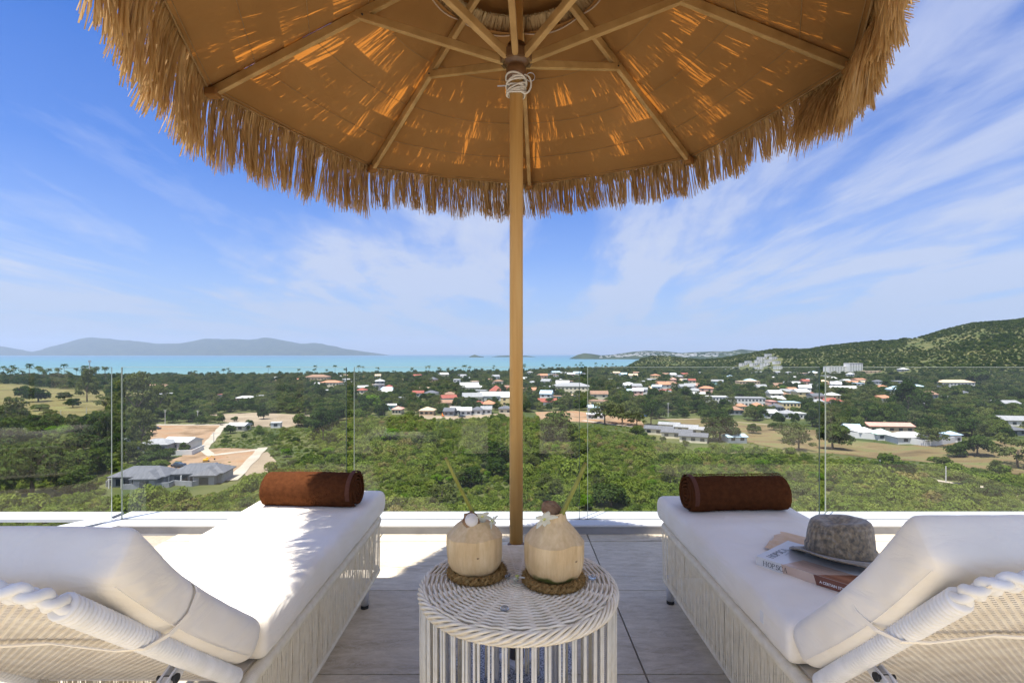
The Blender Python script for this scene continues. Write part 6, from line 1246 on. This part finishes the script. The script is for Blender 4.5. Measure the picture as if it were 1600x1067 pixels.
for k in range(8):
    V = []; nv_, nt_ = 26, 34
    for i in range(nt_+1):
        t = VR+(1.0-VR)*i/nt_
        for j in range(nv_+1):
            v = j/nv_; p_ = gp_(k, v, t); e = math.sin(PI*v); wr = noise.fractal(Vector((p_.x*4, p_.y*4, k*3.0)), 1, 2, 4)*.006*e+.0035*math.sin(v*38+2*noise.noise(p_*3))*(max(0, 1-v*5)+max(0, 1-(1-v)*5))*(.3+t*.7)+.003*math.sin((v-.5)*30)*max(0, (t-.9)/.1)
            V.append(tuple(p_+Vector((0, 0, wr))))
    Fc = [(i*(nv_+1)+j, i*(nv_+1)+j+1, (i+1)*(nv_+1)+j+1, (i+1)*(nv_+1)+j) for i in range(nt_) for j in range(nv_)]; g = obj('canopy_panel', mesh('canopy_panel', np.array(V), np.array(Fc), m_can, smooth=True), par)
    b = MB(); b.tube([gp_(k, j/20, 1.0, -.001) for j in range(21)], .0035, 6, flat=1); b.tube([gp_(k, j/20, .985, -.004) for j in range(21)], .0012, 5); b.build('hem', m_hemc, g, smooth=True)
    b = MB(); b.tube([gp_(k, j/14, VR+.012*math.sin(PI*j/14), -.002) for j in range(15)], .003, 6); b.build('vent_piping', m_pip, g, smooth=True)
    for tt_ in (.47, .66, .84): b = MB(); b.tube([gp_(k, j/20, tt_, -.0035) for j in range(21)], .0011, 4); b.build('cross_seam', m_hemc, g)
    b = MB(); q = rp(k, .985, -.024); d = dirp(ang_[k]); b.box(q+Vector((0, 0, .0)), (.035, .045, .030), rz=-ang_[k]); bevel(b.build('rib_pocket', m_can, g), .006)
# cap over the vent
V = []; 
for i in range(9):
    r_ = .02+.42*i/8
    for j in range(48): a = 2*PI*j/48; V.append((math.sin(a)*r_, math.cos(a)*r_, CZ+.055-(CZ-RZ)/RR*r_*.96+.004*math.sin(8*a)))
o = obj('vent_cap', mesh('vent_cap', np.array(V), np.array([(i*48+j, i*48+(j+1) % 48, (i+1)*48+(j+1) % 48, (i+1)*48+j) for i in range(8) for j in range(48)]), m_can, smooth=True), par)
# raffia: rows laid over the cloth, then the long fringe
rs = np.random.RandomState(21)
def strands(name, rows, mat, parent):
    VV = []; FF = []
    for P_, w_ in rows:
        b0 = len(VV); n = len(P_)
        for i, p_ in enumerate(P_):
            a = P_[max(0, i-1)]; c = P_[min(n-1, i+1)]; d = (c-a).normalized(); s_ = d.cross(w_[1]); s_ = s_.normalized() if s_.length > 1e-6 else Vector((1, 0, 0)); q = w_[0]*(1 if i < n-1 else .6); VV.append(tuple(p_-s_*q)); VV.append(tuple(p_+s_*q))
        for i in range(n-1): FF.append((b0+2*i, b0+2*i+1, b0+2*i+3, b0+2*i+2))
    o = obj(name, mesh(name, np.array(VV), np.array(FF), mat), parent); o['kind'] = 'stuff'; return o
slope = lambda k, v: (gp_(k, v, 1.0)-gp_(k, v, .9)).normalized()
for ri, t0 in enumerate((.27, .43, .59, .75, .90)):
    rows = []
    for k in range(8):
        L = (rp(k, t0)-rp(k+1, t0)).length; n = int(L/.0030*3.4)
        dens = lambda v: .5+.5*math.sin(v*9+k*2.1+ri*1.7)+.6*noise.noise(Vector((v*7, k*3.1, ri*5.3)))
        for i in range(n):
            v = rs.rand()
            if dens(v) < .08 and rs.rand() < .72: continue
            ln = .155+rs.rand()*.05; a = gp_(k, v, t0, .022+rs.rand()*.012); dv = rs.randn()*.035; d = slope(k, v); sd = (rp(k+1, 1)-rp(k, 1)).normalized(); e = a+d*ln*RR*1.0+sd*(dv*ln*3)-Vector((0, 0, .012)); rows.append(([a, a.lerp(e, .5)+Vector((0, 0, .004)), e], (.0022, Vector((rs.randn()*.4, rs.randn()*.4, 1)))))
    strands('thatch_row', rows, m_thatch, par)
rows = []
for i in range(2600):
    a = rs.rand()*2*PI; r0 = .02+rs.rand()*.1; r1 = .44+rs.rand()*.06; zf = lambda r_: CZ+.085-(CZ-RZ)/RR*r_*.96; rows.append(([Vector((math.sin(a)*r_, math.cos(a)*r_, zf(r_))) for r_ in (r0, (r0+r1)/2, r1)], (.0028, Vector((rs.randn()*.3, 0, 1)))))
strands('cap_thatch', rows, m_thatch, par)
for k in range(8):
    rows = []; L = (rp(k, 1)-rp(k+1, 1)).length; ncl = int(L/.018)
    out = (dirp(ang_[k])+dirp(ang_[(k+1) % 8])).normalized(); sd = (rp(k+1, 1)-rp(k, 1)).normalized(); az = (ang_[k]+PI/8) % (2*PI)
    rightish = max(0, math.sin(az))
    for c_ in range(ncl):
        v0 = (c_+.5)/ncl; sx_ = rs.randn()*.10+.12+.05*math.sin(c_*.9+k); sy = rs.randn()*.14+.10; ll = (.172+rs.rand()*.022+.010*math.sin(c_*.6))*(1+.42*max(0, -math.sin(az))**2-.12*rightish); nst = int(19*(.6+rs.rand()*.7)); thin = rs.rand() < .16
        if thin: nst = 5
        for i in range(nst):
            v = min(1, max(0, v0+rs.randn()*.45/ncl)); a = gp_(k, v, .955, .014+rs.rand()*.008); e0 = gp_(k, v, 1.0, .010+rs.rand()*.006)+out*(.006+rs.rand()*.012); sway = Vector((1, 0, 0))*(sx_+rs.randn()*.045)+out*(sy*.6+rs.randn()*.07-.10*rightish+.18*max(0, -math.sin(az)))+sd*rs.randn()*.06; ln = ll*(.84+.22*rs.rand()**.6); P_ = [a, e0]; p_ = e0.copy(); dirn = (slope(k, v)*.6+Vector((0, 0, -.6))).normalized()
            for s_ in range(4):
                tgt = (Vector((0, 0, -1))+sway*(.5+.5*s_/3)).normalized(); dirn = dirn.lerp(tgt, .62).normalized(); p_ = p_+dirn*ln/4+Vector((rs.randn(), rs.randn(), 0))*.0015; P_.append(p_.copy())
            rows.append((P_, (.0013+rs.rand()*.0013, Vector((rs.randn(), rs.randn(), rs.randn()*.3)))))
    strands('raffia_fringe', rows, m_raf, par)
# a lock of fringe blown inward at the right corner
rows = []
kc = 2
for i in range(1500):
    u = rs.rand(); k = 2 if rs.rand() < .5 else 1; v = rs.rand()**1.5*.33 if k == 2 else 1-rs.rand()**1.5*.25; a = gp_(k, v, 1.0, .008); tw_ = .13+.12*rs.rand(); d = Vector((-.38+rs.randn()*.10, -.05+rs.randn()*.10, -.75)); P_ = [a, a+Vector((.02, 0, -.008))]; p_ = P_[-1].copy()
    for s_ in range(4): dd_ = d.lerp(Vector((-.12, 0, -1)), s_/4).normalized(); p_ = p_+dd_*tw_/4; P_.append(p_.copy())
    rows.append((P_, (.0013, Vector((rs.randn(), rs.randn(), .2)))))
strands('blown_fringe', rows, m_raf, par)
# cord wound round the pole
m_rope = pmat('cream_rope_mat', (.60, .56, .48), (.74, .70, .62), scale=80, rough=.8, bump=.4, bscale=300)
rt = thing('pole_cord', 'cream cord wound round the pole below the parasol hub', 'cord', PC+Vector((0, 0, 1.93))); b = MB(); pts = []
for i in range(240): t = i/239; a = t*2*PI*7.5; r_ = .0255+.0045*abs(math.sin(t*9))+.002*math.sin(t*23); pts.append((r_*math.cos(a), r_*math.sin(a), .005+.055*(.5-.5*math.cos(t*PI*3))+.004*math.sin(a*1.3)))
b.tube(pts, .0033, 7)
for q in range(4): pts = [(math.cos(a)*(.0305+.001*q), math.sin(a)*(.0305+.001*q), .032+.012*q-.015+.014*math.sin(a*1.0+q*1.3)) for a in [2*PI*k/40 for k in range(40)]]; b.tube(pts, .0030, 7, closed=True)
pts = [(.028+.020*math.cos(a), -.016, .034+.030*math.sin(a)) for a in [2*PI*k/30 for k in range(30)]]; b.tube(pts, .0030, 7, closed=True)
b.build('cord_coils', m_rope, rt, smooth=True)
b = MB(); b.tube([(-.062, .0, .036), (.03, -.0, .040)], .0022, 8); b.tube([(.046+.014*math.cos(a), -.01, .06+.014*math.sin(a)) for a in [2*PI*k/20 for k in range(20)]], .0012, 6, closed=True); b.build('locking_pin', m_alu, rt)
# base: steel tube, plate and speckled granite disc
m_gran = pmat('granite_mat', (.10, .10, .11), (.50, .52, .56), scale=170, detail=2, lo=.42, hi=.56, rough=.5, spec=.4); m_steel = pmat('steel_tube_mat', (.16, .15, .15), (.24, .23, .22), scale=10, rough=.35, metal=.7)
rt = thing('parasol_base', 'round speckled granite parasol base behind the table cords', 'parasol base', PC+Vector((0, .02, 0)))
b = MB(); b.lathe([(.190, .0), (.198, .006), (.198, .085), (.190, .094)], n=56, cap=True); bo = b.build('granite_disc', m_gran, rt, smooth=True); bo.modifiers.new('e', 'EDGE_SPLIT').split_angle = .6
b = MB(); b.box((0, -.02, .099), (.095, .095, .009), rz=PI/4); b.build('base_plate', m_wpaint, rt); b = MB(); b.tube([(0, -.02, .095), (0, -.02, .455)], .026, 24); b.build('base_tube', m_steel, rt, smooth=True)
finish_labels()
